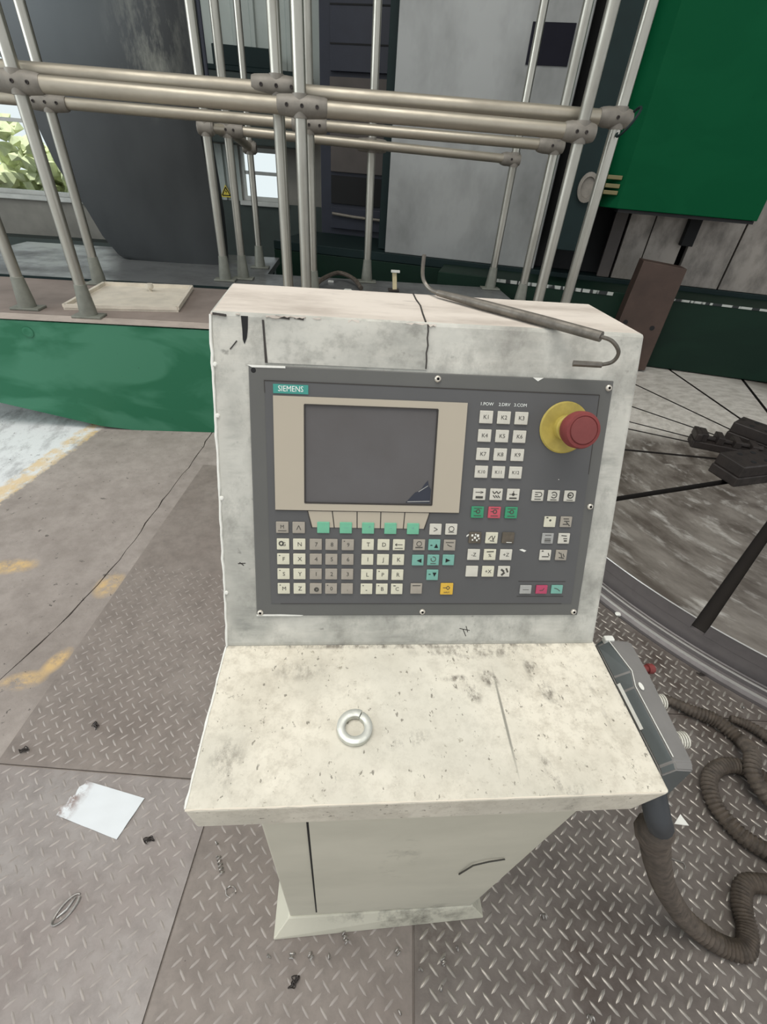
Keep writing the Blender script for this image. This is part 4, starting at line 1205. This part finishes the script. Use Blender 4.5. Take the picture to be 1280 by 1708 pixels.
CH = [  # x, y, kind, label
    (-0.379, 0.180, 'long', 'long spiral steel swarf curl on the plate left of the pedestal'),
    (-0.352, 0.146, 'ring', 'open ring of steel swarf at the end of the long spiral curl'),
    (-0.576, 0.259, 'tuft', 'dark tangled swarf tuft just below the white paper'),
    (-0.715, 0.130, 'leaf', 'large flat oval loop of steel swarf on the left tread plate'),
    (-0.244, 0.030, 'bit', 'small swarf bit at the front left corner of the plinth'),
    (-0.198, 0.022, 'curl', 'swarf curl in front of the plinth, first from its left corner'),
    (-0.152, 0.020, 'curl', 'swarf curl in front of the plinth, second from its left corner'),
    (-0.117, 0.024, 'bit', 'swarf bit in front of the plinth, third from its left corner'),
    (-0.075, 0.042, 'long', 'spiral swarf touching the middle of the plinth front'),
    (-0.189, -0.014, 'tuft', 'dark swarf tuft below the plinth on the dusty plate'),
    (0.040, 0.018, 'curl', 'swarf curl at the head of the plate seam below the plinth'),
    (0.089, -0.007, 'bit', 'shiny swarf bit just right of the plate seam'),
    (0.137, 0.008, 'curl', 'bright swarf curl on the oily plate below the plinth right end'),
    (0.176, 0.020, 'bit', 'bright swarf bit nearest the plinth right corner'),
    (0.126, -0.037, 'bit', 'swarf bit on the oily plate farthest below the plinth'),
    (0.397, 0.066, 'curl', 'swarf curl on the oily plate right of the pedestal'),
    (0.032, -0.069, 'bit', 'bright swarf bit at the bottom of the plate seam'),
    (0.802, 0.156, 'hook', 'small hooked wire on the oily plate inside the cable loop'),
    (0.443, -0.099, 'curl', 'swarf curl at the bottom edge on the oily plate'),
    (1.277, 0.572, 'bit', 'shiny swarf bit beside the turntable rim above the cables'),
    (1.205, 0.704, 'tuft', 'swarf tuft lying against the turntable rim'),
    (-0.832, 0.559, 'tuft', 'dark swarf tuft above the white paper on the worn plate'),
    (-1.001, 0.493, 'tuft', 'dark swarf tuft at the far left edge of the tread plate'),
    (-0.410, 0.245, 'bit', 'swarf bit under the front left corner of the desk'),
]
protos = {}
for x, y, kd, lb in CH:
    if kd not in protos:
        if kd == 'long': bm = curl(5, 0.0045, 0.0085)
        elif kd == 'curl': bm = curl(1.8, 0.005, 0.007)
        elif kd == 'bit': bm = curl(0.8, 0.0036, 0.008, 0.0018)
        elif kd == 'ring':
            bm = BM(); tube(bm, [(0.012 * math.cos(t / 14 * 5.2), 0.010 * math.sin(t / 14 * 5.2), 0.0015 + 0.003 * (t % 3 == 0)) for t in range(15)], 0.0014, 5)
        elif kd == 'leaf':
            bm = BM()
            tube(bm, [(0.032 * math.cos(t / 20 * 5.9), 0.013 * math.sin(t / 20 * 5.9), 0.002 + 0.003 * abs(math.sin(t * .4))) for t in range(21)], 0.0022, 5)
            tube(bm, [(-0.02, 0.004, 0.002), (0.0, -0.002, 0.005), (0.024, 0.003, 0.002)], 0.0018, 5)
        elif kd == 'hook':
            bm = BM(); tube(bm, [(0.045, 0.02, 0.0022), (0.015, 0.008, 0.003), (0, 0, 0.003), (-0.006, 0.004, 0.0025), (-0.006, 0.014, 0.0022)], 0.0018, 6)
        else:
            bm = BM(); rr = random.Random(3)
            p = Vector((-0.012, 0, 0.003)); pts = [p.copy()]
            for k in range(16):
                pts.append(Vector((rr.uniform(-0.014, 0.014), rr.uniform(-0.008, 0.008), rr.uniform(0.0015, 0.008))))
            tube(bm, smooth_path(pts, 3), 0.0012, 4)
        protos[kd] = mesh_from_bm('metal_chip', bm, M['swarf'] if kd != 'tuft' else M['jaw'], True)
    o = bpy.data.objects.new('metal_chip', protos[kd]); COL.objects.link(o)
    o.location = (x, y, 0.0005); o.rotation_euler = (0, 0, 2.0 if kd == 'long' else 1.0 if kd == 'leaf' else random.uniform(0, 6))
    tag(o, lb, 'swarf')

# ================================================================ PLATFORM
PZ = 0.63
pf_ = thing('machine_platform', 'raised steel platform with green painted front beam and dirty deck behind the console', 'platform', (-0.9, 2.44, 0))
PO_ = Vector((-0.9, 2.44, 0))
def pl(name, bm, mt, **k):
    bmesh.ops.translate(bm, vec=-PO_, verts=bm.verts[:]); return obj(name, bm, mt, pf_, **k)
b = BM(); prism(b, [(0.72, Z0 + 0.0005), (0.72, 0.612), (-3.0, 0.622), (-3.0, 0.365), (-1.585, 0.015), (-1.40, Z0 + 0.0005)], 'y', 2.44, 2.62, bevel=0.004); pl('front_beam', b, M['beam'])
b = BM(); lathe(b, [(0, 0), (0.028, 0), (0.028, 0.004), (0.02, 0.006), (0, 0.006)], 20, Matrix.Translation((-1.80, 2.44, 0.56)) @ Matrix.Rotation(PI / 2, 4, 'X')); pl('plug_disc', b, M['beam'], label='round plug disc on the green beam')
b = BM(); box(b, (-3.0, 2.435, 0.6255), (1.3, 2.53, 0.6302)); pl('edge_strip', b, M['strip'])
b = BM(); box(b, (-3.0, 2.536, 0.58), (1.3, 3.350, PZ)); pl('deck', b, M['deck'])
b = BM(); box(b, (-3.0, 3.364, 0.58), (1.165, 3.965, PZ - 0.0005)); box(b, (-3.0, 3.965, 0.58), (-0.75, 4.75, PZ - 0.0005)); pl('deck_sheet', b, M['oily_sheet'])
b = BM(); box(b, (-3.0, 3.351, 0.57), (1.3, 3.363, PZ + 0.014)); pl('deck_angle', b, M['teal_dark'])
b = BM(); box(b, (-2.95, 4.55, Z0 + 0.0005), (-0.8, 4.7, 0.58)); box(b, (0.55, 2.64, Z0 + 0.0005), (0.70, 2.79, 0.58)); pl('deck_support', b, M['green_dark'])

# loose tray lid with a knob, lying on the deck
lc = [Vector((-1.687, 2.638)), Vector((-1.086, 2.712)), Vector((-1.153, 3.28)), Vector((-1.711, 3.234))]
cen = sum(lc, Vector((0, 0))) / 4
ld = thing('tray_lid', 'cream sheet metal lid with turned up rim and knob lying on the deck', 'lid', (cen.x, cen.y, PZ))
P = [p - cen for p in lc]
b = BM(); prism(b, [tuple(p) for p in P], 'z', 0.0005, 0.012); obj('lid_sheet', b, M['lid'], ld)
b = BM()
for i in range(4):
    p, q = P[i], P[(i + 1) % 4]
    bar(b, tuple(p * 0.985), tuple(q * 0.985), 0.018, 0.0122, 0.030, 0)
obj('lid_rim', b, M['lid'], ld)
b = BM(); lathe(b, [(0, 0), (0.010, 0), (0.010, 0.014), (0.02, 0.016), (0.024, 0.03), (0.022, 0.045), (0, 0.046)], 16, Matrix.Translation((0.03, 0.16, 0.012))); obj('lid_knob', b, M['lid'], ld, smooth=True)

# ================================================================ PIPE RAILING
rl = thing('pipe_railing', 'galvanised pipe railing cage with cast clamps standing on the platform', 'railing', (-0.3, 2.9, PZ))
RO = Vector((-0.3, 2.9, PZ))
PR = 0.0275
PZT = 3.2


def post(x, y, z0=PZ, z1=PZT, foot=True, r=PR):
    bm = BM(); tube(bm, [Vector((x, y, z0 + (0.004 if foot else 0))) - RO, Vector((x, y, z1)) - RO], r, 20); obj('post', bm, M['pipe'], rl, smooth=True)
    if foot:
        bm = BM()
        lathe(bm, [(r, 0.0), (0.043, 0.0), (0.042, 0.03), (0.036, 0.09), (0.0305, 0.15), (r, 0.152)], 20, Matrix.Translation(Vector((x, y, z0 + 0.012)) - RO))
        box(bm, tuple(Vector((x - 0.075, y - 0.045, z0 + 0.0005)) - RO), tuple(Vector((x + 0.075, y + 0.045, z0 + 0.013)) - RO), 0.003)
        obj('post_foot', bm, M['foot'], rl, smooth=True)


def rail(p, q, r=PR):
    bm = BM(); tube(bm, [Vector(p) - RO, Vector(q) - RO], r, 20); obj('rail', bm, M['rail'], rl, smooth=True)


def clamp(x, y, z, L=0.19, screws=3, v=True, dx=0.0):
    bm = BM(); c = Vector((x + dx, y, z)) - RO
    R_ = PR + 0.009
    pr = [(PR * .6, -L / 2), (R_ - 0.004, -L / 2), (R_, -L / 2 + 0.012), (R_ + 0.004, -0.04), (R_ + 0.004, 0.04), (R_, L / 2 - 0.012), (R_ - 0.004, L / 2), (PR * .6, L / 2)]
    lathe(bm, pr, 20, Matrix.Translation(c) @ Matrix.Rotation(PI / 2, 4, 'Y'))
    if v:
        lathe(bm, [(PR * .6, -0.042), (R_ - 0.003, -0.042), (R_, 0), (R_ - 0.003, 0.042), (PR * .6, 0.042)], 20, Matrix.Translation(Vector((x, y, z)) - RO))
    o = obj('clamp', bm, M['clamp'], rl, smooth=True)
    for k in range(screws):
        bm = BM(); xx = (k - (screws - 1) / 2) * L * 0.30
        lathe(bm, [(0, 0.0), (0.008, 0.0), (0.007, 0.004), (0.004, 0.004), (0.004, 0.001), (0, 0.001)], 10, Matrix.Translation(c + Vector((xx, -R_ - 0.004, 0.0))) @ Matrix.Rotation(PI / 2, 4, 'X'))
        obj('set_screw', bm, M['jaw'], o)


Y1, Y1b, Y2, Y3 = 2.53, 2.62, 3.29, 3.88
ZA, ZB, ZC, ZD = 1.577, 1.642, 1.545, 1.495
post(-1.867, 2.625, z1=1.60)
post(-1.503, Y1); post(-0.323, Y1); post(0.972, Y1)
post(-0.430, Y1b); post(1.174, Y1b)
post(-1.765, Y2); post(-0.338, 3.30); post(1.141, 3.30)
post(-0.895, 3.72); post(0.050, Y3); post(1.078, 3.9, z1=PZT)
post(-1.010, 3.63); post(-0.845, 4.2, r=0.024)
rail((-2.9, Y1, ZA - 0.010), (0.972, Y1, ZA), 0.031); rail((-2.9, Y1b, ZB - 0.040), (1.174, Y1b, ZB + 0.002), 0.0315)
rail((-2.9, Y2, ZC), (1.141, 3.30, ZC + 0.010)); rail((-0.895, 3.72, ZD + 0.012), (1.078, 3.9, ZD - 0.010))
rail((-1.010, 3.63, 1.505), (-0.895, 3.72, 1.507)); rail((-0.895, 3.72, 1.507), (-0.845, 4.2, 1.43))
clamp(-1.503, Y1, ZA - 0.006, 0.20); clamp(-0.323, Y1, ZA, 0.22, dx=0.01); clamp(0.972, Y1, ZA, 0.15, 2, dx=-0.01)
clamp(-0.430, Y1b, ZB, 0.22); clamp(1.174, Y1b, ZB + 0.004, 0.16, 1, dx=-0.02)
clamp(-1.765, Y2, ZC, 0.20); clamp(-0.338, 3.30, ZC + 0.004, 0.20); clamp(1.141, 3.30, ZC + 0.008, 0.16, 1, dx=-0.03)
clamp(-0.895, 3.72, ZD + 0.012, 0.16, 2, dx=0.02); clamp(0.050, Y3, ZD, 0.20); clamp(1.078, 3.9, ZD - 0.010, 0.14, 1, dx=-0.03)
clamp(-1.010, 3.63, 1.505, 0.10, 0); clamp(-0.845, 4.2, 1.43, 0.10, 0); clamp(-0.845, 4.2, 2.30, 0.11, 0)
b = BM()
ringp = [Vector((1.205 + 0.035 * math.cos(t), Y1b - 0.052 + 0.045 * math.sin(t), ZB - 0.01 + 0.055 * math.cos(t))) - RO for t in [k / 20 * 2 * PI for k in range(21)]]
tube(b, ringp, 0.006, 6); obj('wire_loop', b, M['teal_dark'], rl, smooth=True)

# ================================================================ DARK COVER on the left
cv = thing('guard_cover', 'large dark grey curved guard cover standing on the platform at the left', 'machine cover', (-1.55, 4.1, PZ))
CO = Vector((-1.55, 4.1, PZ))
b = BM()
left = [(-1.925, 0.0), (-1.962, 0.006), (-1.995, 0.030), (-2.085, 0.16), (-2.157, 0.35), (-2.235, 0.49), (-2.289, 0.62), (-2.335, 0.83), (-2.40, 1.05), (-2.47, 1.30), (-2.52, 1.6), (-2.55, 2.2), (-2.55, 3.0)]
nl = len(left)
cols = []
for (x, z) in left:
    row = []
    xr = -1.185 + 0.012 * math.sin(z * 5)
    n = 14
    for k in range(n + 1):
        t = k / n
        bulge = (0.10 * math.sin(PI * t) ** 0.5 + 0.08 * t * (1 - t)) * min(1.0, 0.25 + z * 1.2)
        row.append((x + (xr - x) * t, 4.22 - bulge, PZ + z))
    cols.append(row)
F_ = [[b.verts.new(Vector(p) - CO) for p in r] for r in cols]
K_ = [[b.verts.new(Vector((p[0] * 0.98 - 0.03, 4.60, p[2])) - CO) for p in (r[0], r[-1])] for r in cols]
for i in range(nl - 1):
    for k in range(14): b.faces.new([F_[i][k], F_[i][k + 1], F_[i + 1][k + 1], F_[i + 1][k]])
    b.faces.new([F_[i][0], F_[i + 1][0], K_[i + 1][0], K_[i][0]]); b.faces.new([F_[i][-1], F_[i + 1][-1], K_[i + 1][1], K_[i][1]])
    b.faces.new([K_[i][0], K_[i + 1][0], K_[i + 1][1], K_[i][1]])
b.faces.new(F_[0] + [K_[0][1], K_[0][0]]); b.faces.new(F_[-1] + [K_[-1][1], K_[-1][0]])
obj('cover_shell', b, M['cover'], cv, smooth=True)
for x in (-1.155, -1.110):
    b = BM(); tube(b, [Vector((x, 4.28, 1.60)) - CO, Vector((x, 4.28, 3.6)) - CO], 0.014, 8); obj('conduit', b, M['navy'], cv)
b = BM()
for (z0, z1) in ((1.62, 1.65), (2.6, 2.62)): box(b, tuple(Vector((-1.2, 4.262, z0)) - CO), tuple(Vector((-1.09, 4.298, z1)) - CO))
obj('conduit_clip', b, M['jaw'], cv)

# ================================================================ LATHE BODY (its axes turned from the console's)
MA = -math.atan(0.3)
mc = thing('vertical_lathe', 'large vertical lathe body in green and grey standing behind the railing', 'machine tool', (2.49, 3.587, 0), MA)
def mp(name, bm, mt, **k): return obj(name, bm, mt, mc, **k)
def mbox(name, lo, hi, mt, bev=0.006, **k):
    bm = BM(); box(bm, lo, hi, bev); return mp(name, bm, M[mt], **k)
mbox('machine_base', (-1.9, 0, 0.158), (2.6, 0.42, 0.70), 'green_dark')
mbox('base_foot', (-3.6, 0.43, Z0 + 0.001), (2.6, 1.4, 0.66), 'green_dark')
mbox('base_ledge', (-3.6, 0.425, 0.662), (2.6, 1.39, 0.735), 'teal_dark')
mbox('measuring_scale', (-1.40, -0.006, 0.672), (-0.46, -0.0005, 0.697), 'scale', 0.0)
mbox('measuring_scale', (-0.045, -0.006, 0.686), (1.3, -0.0005, 0.702), 'scale', 0.0)
mbox('cover_plate', (-2.48, 0.44, 0.737), (-1.10, 0.47, 3.6), 'greyplate', 0.006, label='tall plain grey cover plate')
mbox('plate_opening', (-1.50, 0.432, 2.05), (-1.20, 0.4395, 2.27), 'opening', 0.0)
mbox('column_body', (-2.55, 0.62, 0.74), (2.6, 1.38, 4.6), 'black', 0.0)
mbox('column_side', (-3.45, 1.41, Z0 + 0.001), (-2.5, 2.2, 4.6), 'navy', 0.004)
COLY = 1.40
for nm, z0, z1, mt, d in (('column_panel', 2.07, 4.5, 'navy', 0.03), ('column_panel', 1.54, 2.03, 'brown2', 0.045), ('column_panel', 1.30, 1.52, 'brown2', 0.02), ('column_panel', 1.02, 1.27, 'black', 0.01), ('column_panel', 0.79, 0.99, 'navy', 0.03)):
    mbox(nm, (-3.33, COLY - d, z0), (-2.60, COLY, z1), mt, 0.004)
for z in (2.25, 2.5): mbox('panel_seam', (-3.33, COLY - 0.034, z), (-2.60, COLY - 0.0305, z + 0.012), 'black', 0.0)
b = BM(); tube(b, [(-3.3, COLY - 0.06, 0.93), (-3.05, COLY - 0.06, 0.915), (-2.62, COLY - 0.06, 0.905)], 0.014, 8); mp('drip_rail', b, M['clamp'])
mbox('column_edge', (-2.585, 0.60, 0.74), (-2.49, 0.70, 3.6), 'teal_dark', 0.004)
# guide ways and the brown bracket in front of them
for x0, x1, nm in ((-0.43, -0.24, 'way_plate'), (-0.232, 0.03, 'way_plate'), (0.085, 0.435, 'way_plate'), (0.447, 1.6, 'way_plate')):
    mbox(nm, (x0, 0.44, 0.737), (x1, 0.50, 1.9), 'way', 0.004)
mbox('way_strip', (-0.55, 0.44, 0.737), (-0.45, 0.48, 1.9), 'brown2', 0.004)
mbox('stop_block', (0.0, 0.36, 1.03), (0.09, 0.435, 1.24), 'black', 0.004)
b = BM(); prism(b, [(-0.40, 0.164), (-0.045, 0.164), (-0.045, 0.93), (-0.36, 0.955)], 'y', -0.16, -0.008, bevel=0.004); mp('bracket_plate', b, M['brown'], label='rust brown bracket plate')
for x, z in ((-0.33, 0.52), (-0.12, 0.50)):
    b = BM(); lathe(b, [(0, 0), (0.018, 0), (0.018, 0.002), (0, 0.002)], 14, Matrix.Translation((x, -0.1605, z)) @ Matrix.Rotation(PI / 2, 4, 'X')); mp('bolt_hole', b, M['black'])
# green ram housing with chamfered left flank
b = BM(); prism(b, [(-0.635, 0.0), (0.323, 0.0), (0.323, 0.42), (-0.80, 0.42), (-0.80, 0.16)], 'z', 1.25, 4.4, bevel=0.005); mp('ram_housing', b, M['green'], label='bright green ram housing')
mbox('housing_lip', (-0.62, 0.012, 1.228), (0.31, 0.40, 1.2485), 'black', 0.0)
mbox('side_bracket', (-1.02, 0.02, 0.95), (-0.82, 0.61, 4.4), 'teal_dark', 0.004)
b = BM(); lathe(b, [(0, 0), (0.085, 0), (0.085, 0.03), (0.06, 0.034), (0.055, 0.02), (0, 0.02)], 24, Matrix.Translation((-0.88, 0.019, 1.36)) @ Matrix.Rotation(PI / 2, 4, 'X') @ Matrix.Diagonal((0.8, 1.1, 1, 1))); mp('round_gauge', b, M['clamp'], smooth=True)
b = BM()
for z in (1.33, 1.37, 1.42): box(b, (-0.76, 0.01, z), (-0.66, 0.06, z + 0.025), 0.003)
box(b, (-0.82, 0.03, 1.30), (-0.76, 0.06, 1.46), 0.003)
mp('brass_fitting', b, M['brass'])

# hose, stick and odds on the deck behind the console
b = BM(); tube(b, smooth_path([(-0.34, 3.50, PZ + 0.0175), (-0.30, 3.6, PZ + 0.05), (-0.18, 3.85, PZ + 0.06), (-0.06, 3.75, PZ + 0.045), (0.0, 3.56, PZ + 0.0175)], 6), 0.016, 8)
tag(obj('rubber_hose', b, M['cable'], None, (0, 0, 0), (0, 0, 0), True), 'black rubber hose arched on the deck behind the console', 'hose')
st = thing('marker_post', 'short pale wooden stick standing on the deck behind the console', 'stick', (0.26, 3.62, PZ))
b = BM(); box(b, (-0.016, -0.012, 0.012), (0.016, 0.012, 0.135), 0.002, 0, Matrix.Rotation(-0.10, 4, 'Y')); obj('stick', b, M['wood'], st)
b = BM(); box(b, (-0.05, -0.04, 0.0005), (0.03, 0.04, 0.012), 0.001); obj('stick_foot', b, M['jaw'], st)
b = BM(); box(b, (-0.04, -0.03, 0.13), (0.025, 0.0, 0.145), 0.002); obj('stick_cap', b, M['label_white'], st)
for (x, y, s, lb) in ((-0.235, 3.80, 0.022, 'pale torn scrap on the deck left of the hose'), (-0.10, 3.52, 0.03, 'pale torn scrap on the deck inside the arched hose')):
    b = BM(); prism(b, [(-s, -s * .6), (s, -s * .5), (s * .8, s * .6), (-s * .7, s * .7)], 'z', 0.0005, 0.012)
    tag(obj('paper_scrap', b, M['label_white'], None, (x, y, PZ)), lb, 'scrap')

# ================================================================ ROTARY TABLE
TZ = 0.15
rt = thing('rotary_table', 'large round steel turntable with radial slots set in the floor', 'turntable', (TC.x, TC.y, 0))
angs = [(24, .012), (45, .012), (66.7, .012), (88, .011), (110.6, .010), (132.1, .010), (148, .008), (155, .009), (172, .010), (194.5, .017), (218.5, .024), (241, .02), (263, .02), (286, .02), (308, .02), (331, .02), (353, .02)]
b = BM()
for k in range(len(angs)):
    a1, w1 = angs[k]; a2, w2 = angs[(k + 1) % len(angs)]
    if a2 <= a1: a2 += 360
    a1, a2 = math.radians(a1), math.radians(a2)
    half = (a2 - a1) / 2
    r0 = max(w1, w2) / math.sin(half)
    mid = (a1 + a2) / 2
    s1 = a1 + math.asin(w1 / TR); s2 = a2 - math.asin(w2 / TR)
    n = max(3, int((s2 - s1) / 0.05))
    pts = [(r0 * math.cos(mid), r0 * math.sin(mid))] + [(TR * math.cos(s1 + (s2 - s1) * i / n), TR * math.sin(s1 + (s2 - s1) * i / n)) for i in range(n + 1)]
    vs = prism(b, pts, 'z', 0.095, TZ)
# bevel-free: bed below the slots
for f in b.faces:
    c = f.calc_center_median()
    if abs(f.normal.z) < 0.5 or True:
        f.normal_update()
        if abs(f.normal.z) < 0.5: f.material_index = 1 if (c.x ** 2 + c.y ** 2) ** 0.5 > TR - 0.003 else 2
lathe(b, [(0, 0.02), (TR - 0.02, 0.02), (TR - 0.02, 0.096), (0, 0.096)], 128, None, 2)
obj('table_top', b, [M['table'], M['table_rim'], M['slot']], rt)
b = BM(); lathe(b, [(TR - 0.018, 0.094), (TR - 0.001, 0.094), (TR - 0.001, 0.030), (TR + 0.004, 0.026), (TR + 0.004, 0.012), (TR - 0.018, 0.012)], 128); obj('table_skirt', b, M['table_rim'], rt, smooth=True)
b = BM(); lathe(b, [(TR + 0.018, Z0 + 0.0002), (TR + 0.018, 0.036), (TR + 0.034, 0.036), (TR + 0.036, 0.022), (TR + 0.056, 0.020), (TR + 0.070, 0.008), (TR + 0.072, Z0 + 0.0002)], 160); obj('outer_ring', b, M['table_rim'], rt, smooth=True)
for r_, z_, h_ in ((0.0280, 0.036, 0.003), (0.0540, 0.0205, 0.004)):
    b = BM(); lathe(b, [(TR + r_ - 0.004, z_ - 0.004), (TR + r_ - 0.004, z_ + h_ - 0.001), (TR + r_ - 0.002, z_ + h_), (TR + r_ + 0.003, z_ + h_ - 0.0005), (TR + r_ + 0.005, z_ - 0.004)], 160); obj('ring_bead', b, M['chrome'], rt, smooth=True)
b = BM()
for k in range(len(angs)):
    a1, w1 = angs[k]; a2, w2 = angs[(k + 1) % len(angs)]
    if a2 <= a1: a2 += 360
    s1 = math.radians(a1) + math.asin(w1 / TR); s2 = math.radians(a2) - math.asin(w2 / TR); n = 14
    tube(b, [((TR - 0.001) * math.cos(s1 + (s2 - s1) * i / n), (TR - 0.001) * math.sin(s1 + (s2 - s1) * i / n), TZ - 0.001) for i in range(n + 1)], 0.0028, 6)
obj('rim_edge', b, M['chrome'], rt, smooth=True)['kind'] = 'stuff'
b = BM(); lathe(b, [(0, Z0 + 0.0001), (TR - 0.1, Z0 + 0.0001), (TR - 0.1, 0.02), (0, 0.02)], 64); obj('table_base', b, M['table_rim'], rt)


def jaw(label, ang, r0, r1, w, h, teeth):
    t = thing('chuck_jaw', label, 'chuck jaw', (TC.x + r0 * math.cos(math.radians(ang)), TC.y + r0 * math.sin(math.radians(ang)), TZ + 0.0005), math.radians(ang), 'chuck jaws on the turntable')
    L = r1 - r0
    bm = BM(); box(bm, (0, -w / 2, 0), (L, w / 2, h * 0.45), 0.006); obj('jaw_base', bm, M['jaw'], t)
    if teeth:
        for k in range(4):
            x = L * (0.18 + 0.22 * k)
            bm = BM(); box(bm, (x, -w / 2 + 0.004, h * 0.45), (x + L * 0.09, w / 2 - 0.004, h * (0.78 + 0.06 * k)), 0.004); obj('jaw_tooth', bm, M['jaw'], t)
        bm = BM(); tube(bm, [(L * .1, 0, h * .55), (L * .95, 0, h * .55)], h * 0.16, 10); obj('jaw_screw', bm, M['jaw'], t)
        bm = BM(); box(bm, (L - 0.035, -w / 2 - 0.008, h * 0.45), (L - 0.002, w / 2 + 0.008, h * 0.95), 0.008); obj('jaw_end', bm, M['jaw'], t)
    else:
        bm = BM(); box(bm, (0.006, -w / 2 + 0.003, h * 0.45), (L - 0.006, w / 2 - 0.003, h), 0.006); obj('jaw_block', bm, M['jaw'], t)
        for i in (0.25, 0.6):
            for s in (-0.25, 0.25):
                bm = BM(); lathe(bm, [(0, 0), (0.014, 0), (0.014, 0.0015), (0, 0.0015)], 10, Matrix.Translation((L * i, w * s, h + 0.0002))); obj('bolt_hole', bm, M['black'], t)
    return t


jaw('long dark chuck jaw with stepped teeth on the turntable, between the two block jaws', 157, 0.24, 0.66, 0.11, 0.10, True)
jaw('dark block chuck jaw with bolt holes nearest the camera on the turntable', 192, 0.42, 0.69, 0.17, 0.12, False)
jaw('dark block chuck jaw farthest back on the turntable', 124, 0.22, 0.46, 0.16, 0.12, False)
